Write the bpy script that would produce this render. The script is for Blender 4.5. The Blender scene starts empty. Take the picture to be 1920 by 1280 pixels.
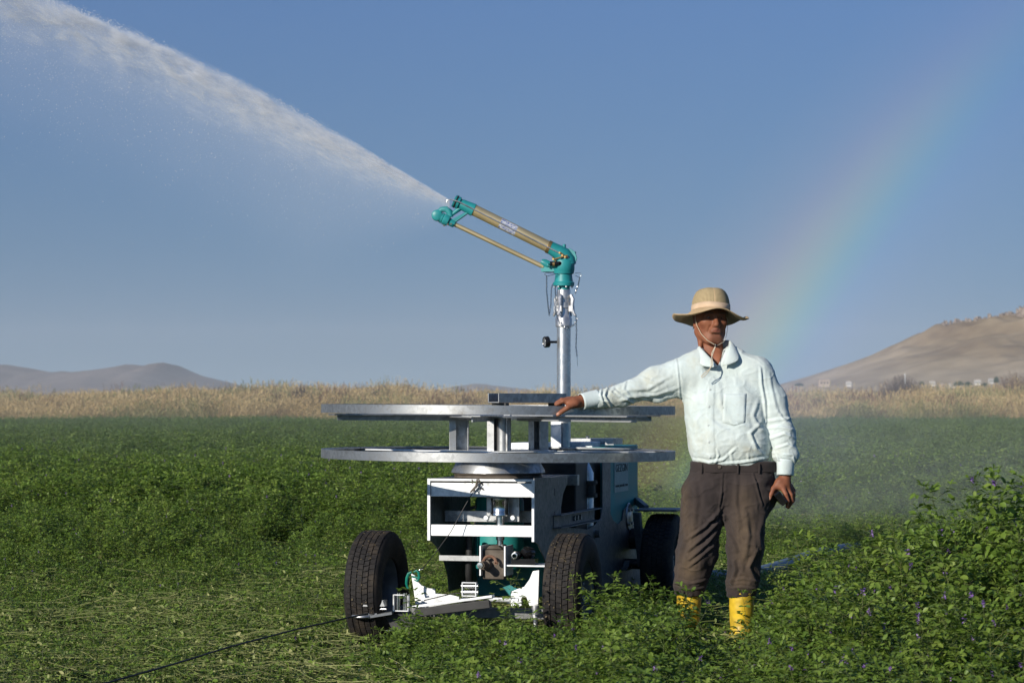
import bpy, bmesh, math, random
import numpy as np
from mathutils import Vector, Matrix, noise
random.seed(7); RNG = np.random.default_rng(11)
scene = bpy.context.scene
COL = scene.collection
R = math.radians
# ---------------------------------------------------------------- camera
F = 4810.0                       # focal length in pixels of a 1920 px wide frame
EYE = 1.22
HOR = 748.0
PITCH = math.atan((HOR - 640) / F)
cam = bpy.data.cameras.new('camera'); cam_o = bpy.data.objects.new('camera', cam); COL.objects.link(cam_o)
cam.sensor_width = 36; cam.lens = F / 1920 * 36
cam.clip_start = 0.1; cam.clip_end = 30000
cam_o.location = (0, 0, EYE); cam_o.rotation_euler = (math.pi / 2 + PITCH, 0, 0)
cam.dof.use_dof = True; cam.dof.focus_distance = 12.4; cam.dof.aperture_fstop = 9
scene.camera = cam_o
scene.render.resolution_x = 1024; scene.render.resolution_y = 682
# ---------------------------------------------------------------- sky, sun, exposure
SUN_AZ, SUN_EL = 221.0, 21.0
w = bpy.data.worlds.new('World'); scene.world = w; w.use_nodes = True
_n = w.node_tree
sky = _n.nodes.new('ShaderNodeTexSky'); sky.sky_type = 'NISHITA'; sky.sun_disc = False
sky.sun_elevation = R(SUN_EL); sky.sun_rotation = R(SUN_AZ)
sky.altitude = 1700; sky.air_density = 1.25; sky.dust_density = 0.9; sky.ozone_density = 3.0
# the sky is read a little above the true horizon (no yellow murk at the rim) and greyed softly towards it
_tc = _n.nodes.new('ShaderNodeTexCoord'); _sx = _n.nodes.new('ShaderNodeSeparateXYZ'); _cx = _n.nodes.new('ShaderNodeCombineXYZ')
_n.links.new(_tc.outputs['Generated'], _sx.inputs[0])
_ad = _n.nodes.new('ShaderNodeMath'); _ad.operation = 'MULTIPLY_ADD'; _ad.inputs[1].default_value = 0.75; _ad.inputs[2].default_value = 0.25
_n.links.new(_sx.outputs[2], _ad.inputs[0]); _n.links.new(_sx.outputs[0], _cx.inputs[0]); _n.links.new(_sx.outputs[1], _cx.inputs[1]); _n.links.new(_ad.outputs[0], _cx.inputs[2])
_nm = _n.nodes.new('ShaderNodeVectorMath'); _nm.operation = 'NORMALIZE'; _n.links.new(_cx.outputs[0], _nm.inputs[0]); _n.links.new(_nm.outputs[0], sky.inputs[0])
_rp = _n.nodes.new('ShaderNodeValToRGB'); _e = _rp.color_ramp.elements
_e[0].position = 0.0; _e[0].color = (.78, .93, .83, 1); _e[1].position = 0.17; _e[1].color = (.71, .93, 1.2, 1)
_mx = _n.nodes.new('ShaderNodeMix'); _mx.data_type = 'RGBA'; _mx.blend_type = 'MULTIPLY'; _mx.inputs[0].default_value = 1
_n.links.new(_sx.outputs[2], _rp.inputs[0]); _n.links.new(sky.outputs[0], _mx.inputs[6]); _n.links.new(_rp.outputs[0], _mx.inputs[7])
_n.links.new(_mx.outputs[2], _n.nodes['Background'].inputs[0])
_n.nodes['Background'].inputs[1].default_value = 0.09
sun = bpy.data.lights.new('sun', 'SUN'); sun_o = bpy.data.objects.new('sun', sun); COL.objects.link(sun_o)
sun.energy = 5.0; sun.angle = R(0.55); sun.color = (1.0, 0.93, 0.82)
_ts = Vector((math.sin(R(SUN_AZ)) * math.cos(R(SUN_EL)), math.cos(R(SUN_AZ)) * math.cos(R(SUN_EL)), math.sin(R(SUN_EL))))
sun_o.rotation_euler = (-_ts).to_track_quat('-Z', 'Y').to_euler()
sun_o.location = (-20, -20, 20)
vs = scene.view_settings
vs.view_transform = 'Standard'; vs.look = 'None'; vs.exposure = 0.0; vs.gamma = 1.0; vs.use_curve_mapping = False
cy = scene.cycles
cy.max_bounces = 8; cy.diffuse_bounces = 3; cy.glossy_bounces = 3; cy.transmission_bounces = 4
cy.transparent_max_bounces = 12; cy.volume_bounces = 3; cy.volume_max_steps = 512
cy.sample_clamp_indirect = 4.0
# ---------------------------------------------------------------- helpers
def P(px, py, Y):
    """world point seen at photo pixel (px, py) at depth Y"""
    u = (px - 960) / F; v = (640 - py) / F
    c, s = math.cos(PITCH), math.sin(PITCH)
    d = Vector((u, c - v * s, s + v * c))
    return Vector((0, 0, EYE)) + d * (Y / d.y)

def tag(o, label=None, cat=None, group=None, kind=None):
    if label: o['label'] = label
    if cat: o['category'] = cat
    if group: o['group'] = group
    if kind: o['kind'] = kind
    return o

def empty(name, loc=(0, 0, 0), rot=(0, 0, 0)):
    o = bpy.data.objects.new(name, None); COL.objects.link(o); o.location = loc; o.rotation_euler = rot
    o.empty_display_size = 0.1
    return o

def mesh_obj(name, verts, faces, mat=None, parent=None, smooth=False, mats=None, midx=None):
    me = bpy.data.meshes.new(name)
    me.from_pydata([tuple(v) for v in verts], [], [tuple(f) for f in faces])
    if mats:
        for m_ in mats: me.materials.append(m_)
        if midx is not None: me.polygons.foreach_set('material_index', midx)
    elif mat: me.materials.append(mat)
    if smooth: me.polygons.foreach_set('use_smooth', [True] * len(me.polygons))
    me.update()
    o = bpy.data.objects.new(name, me); COL.objects.link(o)
    if parent: o.parent = parent
    return o

def np_mesh(name, V, Fq, mats=(), midx=None, smooth=False):
    """fast mesh from numpy verts (n,3) and faces (m,3) or (m,4)"""
    me = bpy.data.meshes.new(name)
    k = Fq.shape[1]; m = len(Fq)
    me.vertices.add(len(V)); me.vertices.foreach_set('co', np.ascontiguousarray(V, dtype=np.float32).ravel())
    me.loops.add(m * k); me.loops.foreach_set('vertex_index', np.ascontiguousarray(Fq, dtype=np.int32).ravel())
    me.polygons.add(m); me.polygons.foreach_set('loop_start', np.arange(0, m * k, k, dtype=np.int32))
    for q in mats: me.materials.append(q)
    if midx is not None: me.polygons.foreach_set('material_index', np.asarray(midx, dtype=np.int32))
    if smooth: me.polygons.foreach_set('use_smooth', np.ones(m, dtype=bool))
    me.update(calc_edges=True); me.validate()
    return me

class MB:
    """collects shapes into one mesh; build() links it as ONE object"""
    def __init__(s): s.v = []; s.f = []; s.sm = []
    def add(s, vs_, fs_, smooth=False):
        b = len(s.v); s.v += [Vector(q) for q in vs_]
        for f in fs_: s.f.append([b + i for i in f]); s.sm.append(smooth)
        return s
    def box(s, c, d, rot=None):
        c = Vector(c); hx, hy, hz = d[0] / 2, d[1] / 2, d[2] / 2
        vs_ = [Vector((x, y, z)) for x in (-hx, hx) for y in (-hy, hy) for z in (-hz, hz)]
        if rot is not None: vs_ = [rot @ q for q in vs_]
        s.add([c + q for q in vs_], [(0, 1, 3, 2), (4, 6, 7, 5), (0, 4, 5, 1), (2, 3, 7, 6), (0, 2, 6, 4), (1, 5, 7, 3)])
        return s
    def bbox(s, lo, hi):
        return s.box([(a + b) / 2 for a, b in zip(lo, hi)], [abs(b - a) for a, b in zip(lo, hi)])
    def bar(s, a, b, w_, h_, up=(0, 0, 1)):
        a = Vector(a); b = Vector(b); d = (b - a); L = d.length; y = d.normalized()
        x = y.cross(Vector(up)); x = x.normalized() if x.length > 1e-6 else Vector((1, 0, 0)); z = x.cross(y)
        return s.box((a + b) / 2, (w_, L, h_), Matrix((x, y, z)).transposed())
    def tube(s, pts, r, n=12, caps=True, smooth=True):
        pts = [Vector(p) for p in pts]; k = len(pts)
        rr = r if isinstance(r, (list, tuple)) else [r] * k
        rings = []; prev = None
        for i, p in enumerate(pts):
            t = (pts[min(i + 1, k - 1)] - pts[max(i - 1, 0)])
            t = t.normalized() if t.length > 1e-9 else Vector((0, 0, 1))
            if prev is None:
                a = Vector((0, 0, 1)) if abs(t.z) < .9 else Vector((1, 0, 0))
                u = t.cross(a).normalized()
            else:
                u = (prev - t * prev.dot(t)); u = u.normalized() if u.length > 1e-6 else t.orthogonal().normalized()
            prev = u; v = t.cross(u)
            rings.append([p + (u * math.cos(2 * math.pi * j / n) + v * math.sin(2 * math.pi * j / n)) * rr[i] for j in range(n)])
        vs_ = [q for rg in rings for q in rg]; fs_ = []
        for i in range(k - 1):
            for j in range(n):
                fs_.append((i * n + j, i * n + (j + 1) % n, (i + 1) * n + (j + 1) % n, (i + 1) * n + j))
        s.add(vs_, fs_, smooth)
        if caps:
            s.add(rings[0], [tuple(reversed(range(n)))]); s.add(rings[-1], [tuple(range(n))])
        return s
    def lathe(s, o, ax, prof, n=32, smooth=True, closed=False):
        """prof: list of (radius, distance along the axis)"""
        o = Vector(o); ax = Vector(ax).normalized(); u = ax.orthogonal().normalized(); v = ax.cross(u)
        vs_ = []; fs_ = []
        for r, h in prof:
            for j in range(n):
                a = 2 * math.pi * j / n
                vs_.append(o + ax * h + (u * math.cos(a) + v * math.sin(a)) * max(r, 1e-4))
        k = len(prof)
        for i in range(k if closed else k - 1):
            i2 = (i + 1) % k
            for j in range(n): fs_.append((i * n + j, i * n + (j + 1) % n, i2 * n + (j + 1) % n, i2 * n + j))
        return s.add(vs_, fs_, smooth)
    def prism(s, poly, org, ex, ey, th):
        """poly of (a,b) in the plane org + a*ex + b*ey, extruded by th along ex x ey (both faces kept)"""
        org, ex, ey = Vector(org), Vector(ex), Vector(ey); nz = ex.cross(ey).normalized()
        n = len(poly)
        A = [org + ex * a + ey * b for a, b in poly]; B = [q + nz * th for q in A]
        return s.add(A + B, [tuple(reversed(range(n))), tuple(range(n, 2 * n))] + [(i, (i + 1) % n, n + (i + 1) % n, n + i) for i in range(n)])
    def xf(s, M):
        s.v = [M @ q for q in s.v]; return s
    def build(s, name, mat, parent=None, bevel=0.0, seg=2):
        o = mesh_obj(name, s.v, s.f, mat, parent)
        o.data.polygons.foreach_set('use_smooth', s.sm)
        bm = bmesh.new(); bm.from_mesh(o.data); bmesh.ops.recalc_face_normals(bm, faces=bm.faces)
        bm.to_mesh(o.data); bm.free()
        if any(s.sm):
            m = o.modifiers.new('es', 'EDGE_SPLIT'); m.split_angle = R(42)
        if bevel:
            m = o.modifiers.new('bevel', 'BEVEL'); m.width = bevel; m.segments = seg; m.limit_method = 'ANGLE'; m.angle_limit = R(40)
        return o

# ---------------------------------------------------------------- materials
def new_mat(name):
    m = bpy.data.materials.new(name); m.use_nodes = True
    nt = m.node_tree; b = nt.nodes['Principled BSDF']
    return m, nt, b
def setin(b, **k):
    for a, v in k.items():
        b.inputs[a.replace('_', ' ')].default_value = v
def c4(c): return (c[0], c[1], c[2], 1)
def ramp(nt, fac, stops, interp='LINEAR'):
    r = nt.nodes.new('ShaderNodeValToRGB'); r.color_ramp.interpolation = interp
    e = r.color_ramp.elements
    while len(e) < len(stops): e.new(0.5)
    for i, (p, c) in enumerate(stops):
        e[i].position = p; e[i].color = c4(c) if len(c) == 3 else c
    nt.links.new(fac, r.inputs[0]); return r.outputs[0]
def tex(nt, kind='NOISE', scale=5, detail=4, rough=.5, coord='Object', vec=None, sc=None, dist=0):
    if vec is None:
        t = nt.nodes.new('ShaderNodeTexCoord'); vec = t.outputs[coord]
    if sc:
        mp = nt.nodes.new('ShaderNodeMapping'); mp.inputs['Scale'].default_value = sc; nt.links.new(vec, mp.inputs[0]); vec = mp.outputs[0]
    if kind == 'NOISE':
        n = nt.nodes.new('ShaderNodeTexNoise'); n.inputs['Detail'].default_value = detail; n.inputs['Roughness'].default_value = rough
        n.inputs['Distortion'].default_value = dist
        n.inputs['Scale'].default_value = scale; nt.links.new(vec, n.inputs['Vector']); return n.outputs['Fac']
    n = nt.nodes.new('ShaderNodeTexVoronoi'); n.inputs['Scale'].default_value = scale; nt.links.new(vec, n.inputs['Vector'])
    return n.outputs['Color'] if kind == 'VORC' else n.outputs['Distance']
def math_(nt, op, a, b=None, c=None, clamp=False):
    n = nt.nodes.new('ShaderNodeMath'); n.operation = op; n.use_clamp = clamp
    for i, x in enumerate((a, b, c)):
        if x is None: continue
        if isinstance(x, (int, float)): n.inputs[i].default_value = x
        else: nt.links.new(x, n.inputs[i])
    return n.outputs[0]
def bump(nt, b, h, strength=.3, dist=.002):
    n = nt.nodes.new('ShaderNodeBump'); n.inputs['Strength'].default_value = strength; n.inputs['Distance'].default_value = dist
    nt.links.new(h, n.inputs['Height']); nt.links.new(n.outputs[0], b.inputs['Normal'])
def mixc(nt, fac, a, b_, mode='MIX'):
    n = nt.nodes.new('ShaderNodeMix'); n.data_type = 'RGBA'; n.blend_type = mode
    for i, x in ((0, fac), (6, a), (7, b_)):
        if isinstance(x, (int, float)): n.inputs[i].default_value = x
        elif isinstance(x, tuple): n.inputs[i].default_value = c4(x)
        else: nt.links.new(x, n.inputs[i])
    return n.outputs[2]

def mat_two(name, c1, c2, scale=6, rough=.6, metal=0, r2=None, bmp=0, bs=30, detail=5, spec=.5, sc=None, lo=.35, hi=.65):
    m, nt, b = new_mat(name)
    t = tex(nt, scale=scale, detail=detail, sc=sc)
    nt.links.new(ramp(nt, t, [(lo, c1), (hi, c2)]), b.inputs['Base Color'])
    setin(b, Metallic=metal, Specular_IOR_Level=spec)
    if r2 is None: b.inputs['Roughness'].default_value = rough
    else: nt.links.new(ramp(nt, t, [(.3, (rough,) * 3), (.7, (r2,) * 3)]), b.inputs['Roughness'])
    if bmp: bump(nt, b, tex(nt, scale=bs, detail=4), bmp)
    return m

def mat_galv(name, lo=.38, hi=.62, metal=.75, rough=.42):
    m, nt, b = new_mat(name)
    v = tex(nt, 'VORC', scale=55)
    sep = nt.nodes.new('ShaderNodeSeparateColor'); nt.links.new(v, sep.inputs[0])
    n1 = tex(nt, scale=3.2, detail=6, rough=.65); n2 = tex(nt, scale=14, detail=4, sc=(1, 1, .25))
    f = math_(nt, 'ADD', math_(nt, 'MULTIPLY', sep.outputs[0], .3), math_(nt, 'ADD', math_(nt, 'MULTIPLY', n1, .45), math_(nt, 'MULTIPLY', n2, .3)))
    base = ramp(nt, f, [(.25, (lo * .93, lo * .97, lo)), (.8, (hi, hi * 1.01, hi * 1.01))])
    st = tex(nt, scale=9, detail=8, rough=.75); sc_ = ramp(nt, st, [(.56, (0, 0, 0)), (.72, (1, 1, 1))])
    nt.links.new(mixc(nt, math_(nt, 'MULTIPLY', sc_, .6), base, (.17, .15, .12)), b.inputs['Base Color'])
    nt.links.new(ramp(nt, f, [(.2, (rough + .12,) * 3), (.8, (rough - .08,) * 3)]), b.inputs['Roughness'])
    setin(b, Metallic=metal)
    bump(nt, b, n2, .12, .001)
    return m
M = {}
M['galv'] = mat_galv('galvanised steel', .26, .52, .85)
M['galv_lit'] = mat_galv('galvanised steel with painted sun glare', .62, .86, .45, .5)  # paler copy: sun glare on the steel put into the base colour
M['galv_shade'] = mat_galv('galvanised plate with painted shade', .12, .2, .5, .5)  # darker copy: shade on the side away from the sun put into the colour
M['pipe'] = mat_galv('zinc pipe', .5, .72, .85, .3)
M['chrome'] = mat_two('bright steel', (.6, .6, .6), (.75, .75, .74), 20, .22, 1)
M['alu'] = mat_two('cast aluminium', (.45, .45, .46), (.68, .68, .68), 25, .38, .85, .5, .2, 60)
M['teal'] = mat_two('teal paint', (.012, .19, .2), (.018, .26, .27), 8, .35, 0, .5, .08, 90)
M['teal_cab'] = mat_two('teal cabinet paint', (.014, .21, .2), (.02, .28, .26), 5, .45, 0, .6, .05, 60)
M['hook'] = mat_two('green hook paint', (.0, .14, .1), (.01, .2, .14), 20, .35)
M['gold'] = mat_two('gold anodised tube', (.66, .52, .27), (.78, .63, .36), 4, .4, .75, .46)
M['brass'] = mat_two('brass', (.28, .18, .07), (.38, .26, .11), 20, .45, .8)
M['black'] = mat_two('black rubber', (.008, .008, .008), (.02, .02, .02), 20, .55)
M['blackgloss'] = mat_two('black gloss', (.006, .006, .007), (.012, .012, .012), 20, .2)
M['iron'] = mat_two('dirty cast iron', (.07, .055, .04), (.15, .125, .1), 14, .8, .2, None, .4, 70)
M['rust'] = mat_two('rusty iron', (.12, .055, .03), (.26, .15, .1), 22, .85, .1, None, .4, 80)
M['white'] = mat_two('white paint', (.72, .72, .7), (.82, .82, .8), 10, .4)
M['ink'] = mat_two('sign ink', (.012, .02, .02), (.02, .03, .03), 30, .6)
M['panel'] = mat_two('grey green sign panel', (.2, .32, .31), (.25, .38, .36), 12, .5)
# ---------------------------------------------------------------- ground, field, hills
def mat_ground():
    m, nt, b = new_mat('field soil and thatch')
    n1 = tex(nt, scale=1.3, detail=8, rough=.7); n2 = tex(nt, scale=22, detail=8, rough=.75)
    a = ramp(nt, n1, [(.35, (.022, .034, .012)), (.6, (.06, .06, .026))])
    c = ramp(nt, n2, [(.35, (.012, .016, .006)), (.55, (.05, .06, .02)), (.75, (.17, .15, .07))])
    nt.links.new(mixc(nt, .6, a, c), b.inputs['Base Color']); setin(b, Roughness=.95, Specular_IOR_Level=.1)
    bump(nt, b, n2, .8, .03)
    return m
gv, gf = [], []
ys = [0, 3, 6, 8, 10, 12, 14, 17, 20, 25, 30, 40, 55, 75, 90, 110, 140, 200, 400, 900, 2500, 6000, 14000]
xsn = 24
for i, y in enumerate(ys):
    wd = 30 + y * 1.1
    for j in range(xsn + 1):
        x = -wd + 2 * wd * j / xsn
        z = 0.025 * noise.noise((x * .6, y * .6, 3)) if 6 < y < 60 else 0
        gv.append((x, y - 20 if i == 0 else y, z))
for i in range(len(ys) - 1):
    for j in range(xsn):
        a = i * (xsn + 1) + j; gf.append((a, a + 1, a + xsn + 2, a + xsn + 1))
tag(mesh_obj('ground', gv, gf, mat_ground(), smooth=True), kind='structure')

def mat_leaf(name, c1, c2, c3, trans=.35, rough=.45):
    m, nt, b = new_mat(name)
    oi = nt.nodes.new('ShaderNodeObjectInfo'); geo = nt.nodes.new('ShaderNodeNewGeometry')
    f = math_(nt, 'ADD', math_(nt, 'MULTIPLY', oi.outputs['Random'], .6), math_(nt, 'MULTIPLY', geo.outputs['Random Per Island'], .4))
    col = ramp(nt, f, [(.1, c1), (.5, c2), (.9, c3)])
    nt.links.new(col, b.inputs['Base Color']); setin(b, Roughness=rough, Specular_IOR_Level=.35)
    tr = nt.nodes.new('ShaderNodeBsdfTranslucent'); mx = nt.nodes.new('ShaderNodeMixShader')
    lc = mixc(nt, .5, col, (.12, .2, .02)); nt.links.new(lc, tr.inputs[0]); mx.inputs[0].default_value = trans
    out = nt.nodes['Material Output']; nt.links.new(b.outputs[0], mx.inputs[1]); nt.links.new(tr.outputs[0], mx.inputs[2]); nt.links.new(mx.outputs[0], out.inputs[0])
    return m
M['leaf'] = mat_leaf('alfalfa leaf', (.10, .17, .024), (.155, .245, .038), (.24, .32, .06))
M['leaf_far'] = mat_leaf('alfalfa leaf far', (.11, .18, .042), (.16, .24, .055), (.22, .29, .08))
M['stem'] = mat_leaf('alfalfa stem', (.07, .11, .03), (.1, .14, .04), (.16, .17, .06), .1)
M['flower'] = mat_leaf('alfalfa flower', (.13, .06, .26), (.20, .10, .36), (.33, .24, .44), .2)
M['hay'] = mat_leaf('cut stems', (.13, .18, .045), (.22, .26, .08), (.40, .40, .17), .2, .6)
M['straw'] = mat_leaf('dry grass straw', (.36, .24, .11), (.50, .36, .17), (.60, .47, .25), .25, .7)
M['straw_green'] = mat_leaf('greenish dry grass', (.16, .17, .06), (.25, .24, .09), (.34, .3, .13), .25, .7)
M['redweed'] = mat_leaf('russet weed', (.1, .045, .03), (.17, .08, .055), (.24, .13, .08), .2, .8)
M['twig'] = mat_leaf('grey brown twigs', (.09, .06, .05), (.14, .10, .08), (.2, .15, .12), .1, .8)
M['scrub'] = mat_leaf('dark green scrub', (.03, .055, .025), (.05, .08, .03), (.08, .11, .04), .2, .8)

class LB:
    """leaf builder: triangles and quads (as tris) with a material index"""
    def __init__(s): s.v = []; s.f = []; s.m = []
    def tri(s, a, b, c, m=0):
        k = len(s.v); s.v += [a, b, c]; s.f.append((k, k + 1, k + 2)); s.m.append(m)
    def leaflet(s, p, d, nrm, L, W, m=0):
        """a folded, pointed oval leaflet: 6 tris"""
        d = d.normalized(); x = d.cross(nrm).normalized(); n = x.cross(d)
        k = len(s.v); dr = n * (-.12 * L)
        s.v += [p, p + d * L * .35 + x * W * .42 + n * W * .18, p + d * L * .72 + x * W * .46 + n * W * .12 + dr * .4, p + d * L + dr,
                p + d * L * .72 - x * W * .46 + n * W * .12 + dr * .4, p + d * L * .35 - x * W * .42 + n * W * .18, p + d * L * .55 + dr * .2]
        for a, b in ((0, 1), (1, 2), (2, 3), (3, 4), (4, 5), (5, 0)): s.f.append((k + a, k + b, k + 6)); s.m.append(m)
    def stemq(s, a, b, r1, r2, m=1):
        d = (b - a).normalized(); u = d.orthogonal().normalized(); v = d.cross(u); k = len(s.v)
        for p, r in ((a, r1), (b, r2)):
            for j in range(3):
                t = 2.0944 * j; s.v.append(p + (u * math.cos(t) + v * math.sin(t)) * r)
        for j in range(3):
            j2 = (j + 1) % 3
            s.f.append((k + j, k + j2, k + 3 + j2)); s.f.append((k + j, k + 3 + j2, k + 3 + j)); s.m += [m, m]
    def mesh(s, name, mats):
        return np_mesh(name, np.array([tuple(q) for q in s.v]), np.array(s.f), mats, s.m)
rnd = random.Random(3)
def rv(): return Vector((rnd.uniform(-1, 1), rnd.uniform(-1, 1), rnd.uniform(-1, 1)))
UP = Vector((0, 0, 1))
def trifoliate(b, p, out, L):
    out = (out + UP * rnd.uniform(-.1, .6)).normalized()
    pet = p + out * L * rnd.uniform(.6, 1.1)
    b.stemq(p, pet, .0007, .0005)
    side = out.cross(UP).normalized(); nr = (UP + rv() * .5).normalized()
    dr = (out + UP * rnd.uniform(-.5, .25)).normalized()
    for q in (dr, (dr * .45 + side).normalized(), (dr * .45 - side).normalized()):
        b.leaflet(pet, q, nr, L * rnd.uniform(.85, 1.2), L * rnd.uniform(.42, .58))
def flower(b, p, s=1.0):
    for k in range(rnd.randint(9, 15)):
        d = (rv() + UP * .2).normalized(); q = p + Vector((0, 0, rnd.uniform(0, .02))) * s
        b.leaflet(q, d, rv().normalized(), .010 * s, .006 * s, 2)
def sprig(b, p0, H, lean, L=.024, flow=False, bare=.25, branches=2):
    pts = [p0]; d = (UP + lean).normalized(); n = 9
    for i in range(n):
        d = (d + rv() * .09 + UP * .05).normalized(); pts.append(pts[-1] + d * H / n)
    for i in range(n):
        b.stemq(pts[i], pts[i + 1], .0017 * (1 - i / n * .6), .0017 * (1 - (i + 1) / n * .6))
    ang = rnd.uniform(0, 6.28)
    N = int(H / .028)
    for k in range(N):
        t = bare + (1 - bare) * (k + .5) / N; x = t * n; i = min(int(x), n - 1); p = pts[i].lerp(pts[i + 1], x - i)
        ang += 2.4 + rnd.uniform(-.4, .4); o = Vector((math.cos(ang), math.sin(ang), 0))
        sz = L * (1.0 if t < .8 else 1.25 - t * .35) * rnd.uniform(.8, 1.15)
        trifoliate(b, p, o, sz)
        if t > .35 and rnd.random() < .5 and branches:
            # short side shoot
            e = p + (o + UP * rnd.uniform(.5, 1.2)).normalized() * rnd.uniform(.04, .09)
            b.stemq(p, e, .0009, .0006)
            for a in range(3): trifoliate(b, p.lerp(e, .5 + a * .25), (o + rv() * .9).normalized(), sz * .8)
    for a in range(3): trifoliate(b, pts[-1], Vector((math.cos(ang + a * 2.1), math.sin(ang + a * 2.1), 1.2)), L * .7)
    if flow:
        flower(b, pts[-1], 1.1)
        if rnd.random() < .6: flower(b, pts[-3] + rv() * .03 + UP * .03, .9)

def collection_of(name, meshes):
    c = bpy.data.collections.new(name)
    for k, me in enumerate(meshes):
        o = bpy.data.objects.new('%s_%02d' % (name, k), me); c.objects.link(o)
    return c
def scatter(name, pts, rot, scl, idx, coll, label=None, cat=None, kind='stuff'):
    me = bpy.data.meshes.new(name); n = len(pts)
    me.vertices.add(n); me.vertices.foreach_set('co', np.asarray(pts, dtype=np.float32).ravel())
    for an, ty, dat in (('rot', 'FLOAT_VECTOR', rot), ('scl', 'FLOAT_VECTOR', scl)):
        at = me.attributes.new(an, ty, 'POINT'); at.data.foreach_set('vector', np.asarray(dat, dtype=np.float32).ravel())
    at = me.attributes.new('idx', 'INT', 'POINT'); at.data.foreach_set('value', np.asarray(idx, dtype=np.int32))
    o = bpy.data.objects.new(name, me); COL.objects.link(o)
    g = bpy.data.node_groups.new(name, 'GeometryNodeTree')
    g.interface.new_socket('Geometry', in_out='INPUT', socket_type='NodeSocketGeometry')
    g.interface.new_socket('Geometry', in_out='OUTPUT', socket_type='NodeSocketGeometry')
    gi = g.nodes.new('NodeGroupInput'); go = g.nodes.new('NodeGroupOutput')
    ci = g.nodes.new('GeometryNodeCollectionInfo'); ci.inputs['Collection'].default_value = coll
    ci.inputs['Separate Children'].default_value = True; ci.inputs['Reset Children'].default_value = True
    ip = g.nodes.new('GeometryNodeInstanceOnPoints'); ip.inputs['Pick Instance'].default_value = True
    def named(nm, ty):
        a = g.nodes.new('GeometryNodeInputNamedAttribute'); a.data_type = ty; a.inputs['Name'].default_value = nm; return a.outputs['Attribute']
    g.links.new(gi.outputs[0], ip.inputs['Points']); g.links.new(ci.outputs[0], ip.inputs['Instance'])
    g.links.new(named('idx', 'INT'), ip.inputs['Instance Index'])
    er = g.nodes.new('FunctionNodeEulerToRotation'); g.links.new(named('rot', 'FLOAT_VECTOR'), er.inputs[0]); g.links.new(er.outputs[0], ip.inputs['Rotation'])
    g.links.new(named('scl', 'FLOAT_VECTOR'), ip.inputs['Scale'])
    g.links.new(ip.outputs[0], go.inputs[0])
    md = o.modifiers.new('scatter', 'NODES'); md.node_group = g
    return tag(o, label, cat, kind=kind)

lm = [M['leaf'], M['stem'], M['flower']]; lmf = [M['leaf_far'], M['stem'], M['flower']]
protos = []
for k in range(12):                                           # 0-7 leafy, 8-11 with flowers; nominal height 0.42
    b = LB()
    for q in range(3):
        sprig(b, Vector((rnd.uniform(-.03, .03), rnd.uniform(-.03, .03), 0)), rnd.uniform(.34, .44), rv() * .28, .036, flow=(k >= 8 and q < 1), bare=.12)
    protos.append(b.mesh('alfalfa_plant', lm))
C_near = collection_of('alfalfa_plant', protos)
protos = []
for k in range(8):                                            # low regrowth mixed with lying cut stems
    b = LB()
    if k < 4:
        for q in range(5):
            sprig(b, Vector((rnd.uniform(-.09, .09), rnd.uniform(-.09, .09), 0)), rnd.uniform(.07, .15), rv() * .9, .02, bare=0, branches=0)
    for q in range(9 if k >= 4 else 4):
        p = Vector((rnd.uniform(-.16, .16), rnd.uniform(-.16, .16), rnd.uniform(.02, .09))); d = rv(); d.z *= .25; d.normalize()
        n = 5; Ls = rnd.uniform(.09, .3)
        for i in range(n):
            d2 = (d + rv() * .28).normalized(); d2.z *= .6; e = p + d2 * Ls / n; b.stemq(p, e, .0012, .0011, 3); p = e; d = d2
            if rnd.random() < .25: b.leaflet(p, (d + rv()).normalized(), (UP + rv()).normalized(), .02, .009, rnd.choice((0, 3)))
    for q in range(40 if k < 4 else 30):
        b.leaflet(Vector((rnd.uniform(-.15, .15), rnd.uniform(-.15, .15), rnd.uniform(.01, .07))), rv().normalized(), (UP + rv()).normalized(), rnd.uniform(.014, .028), rnd.uniform(.006, .011), rnd.choice((0, 0, 3)))
    protos.append(b.mesh('cut_alfalfa', lm + [M['hay']]))
C_cut = collection_of('cut_alfalfa', protos)
protos = []
for k in range(6):                                            # 0.5 m wide bushy tuft for the far stand
    b = LB()
    for q in range(9):
        a = rnd.uniform(0, 6.28); r_ = rnd.uniform(0, .22)
        sprig(b, Vector((math.cos(a) * r_, math.sin(a) * r_, .12)), rnd.uniform(.26, .42), Vector((math.cos(a) * r_, math.sin(a) * r_, 0)) * 1.2 + rv() * .2, .034, flow=(k > 3 and q == 0), bare=0.1, branches=0)
    protos.append(b.mesh('alfalfa_tuft', lmf))
C_far = collection_of('alfalfa_tuft', protos)

def fbm(x, y, s=1.0, seed=0):
    out = np.empty(len(x))
    for i in range(len(x)): out[i] = noise.noise((x[i] * s, y[i] * s, seed)) + .5 * noise.noise((x[i] * s * 2.1, y[i] * s * 2.1, seed + 5))
    return out
MO = Vector((-.07, 13.0)); CS, SN = math.cos(R(-15)), math.sin(R(-15))
def tolocal(X, Y):
    dx, dy = X - MO.x, Y - MO.y
    return dx * CS + dy * SN, -dx * SN + dy * CS
def sstep(a, b, x): t = np.clip((x - a) / (b - a), 0, 1); return t * t * (3 - 2 * t)
def pxof(X, Y): return 960 + X / Y * F

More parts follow.
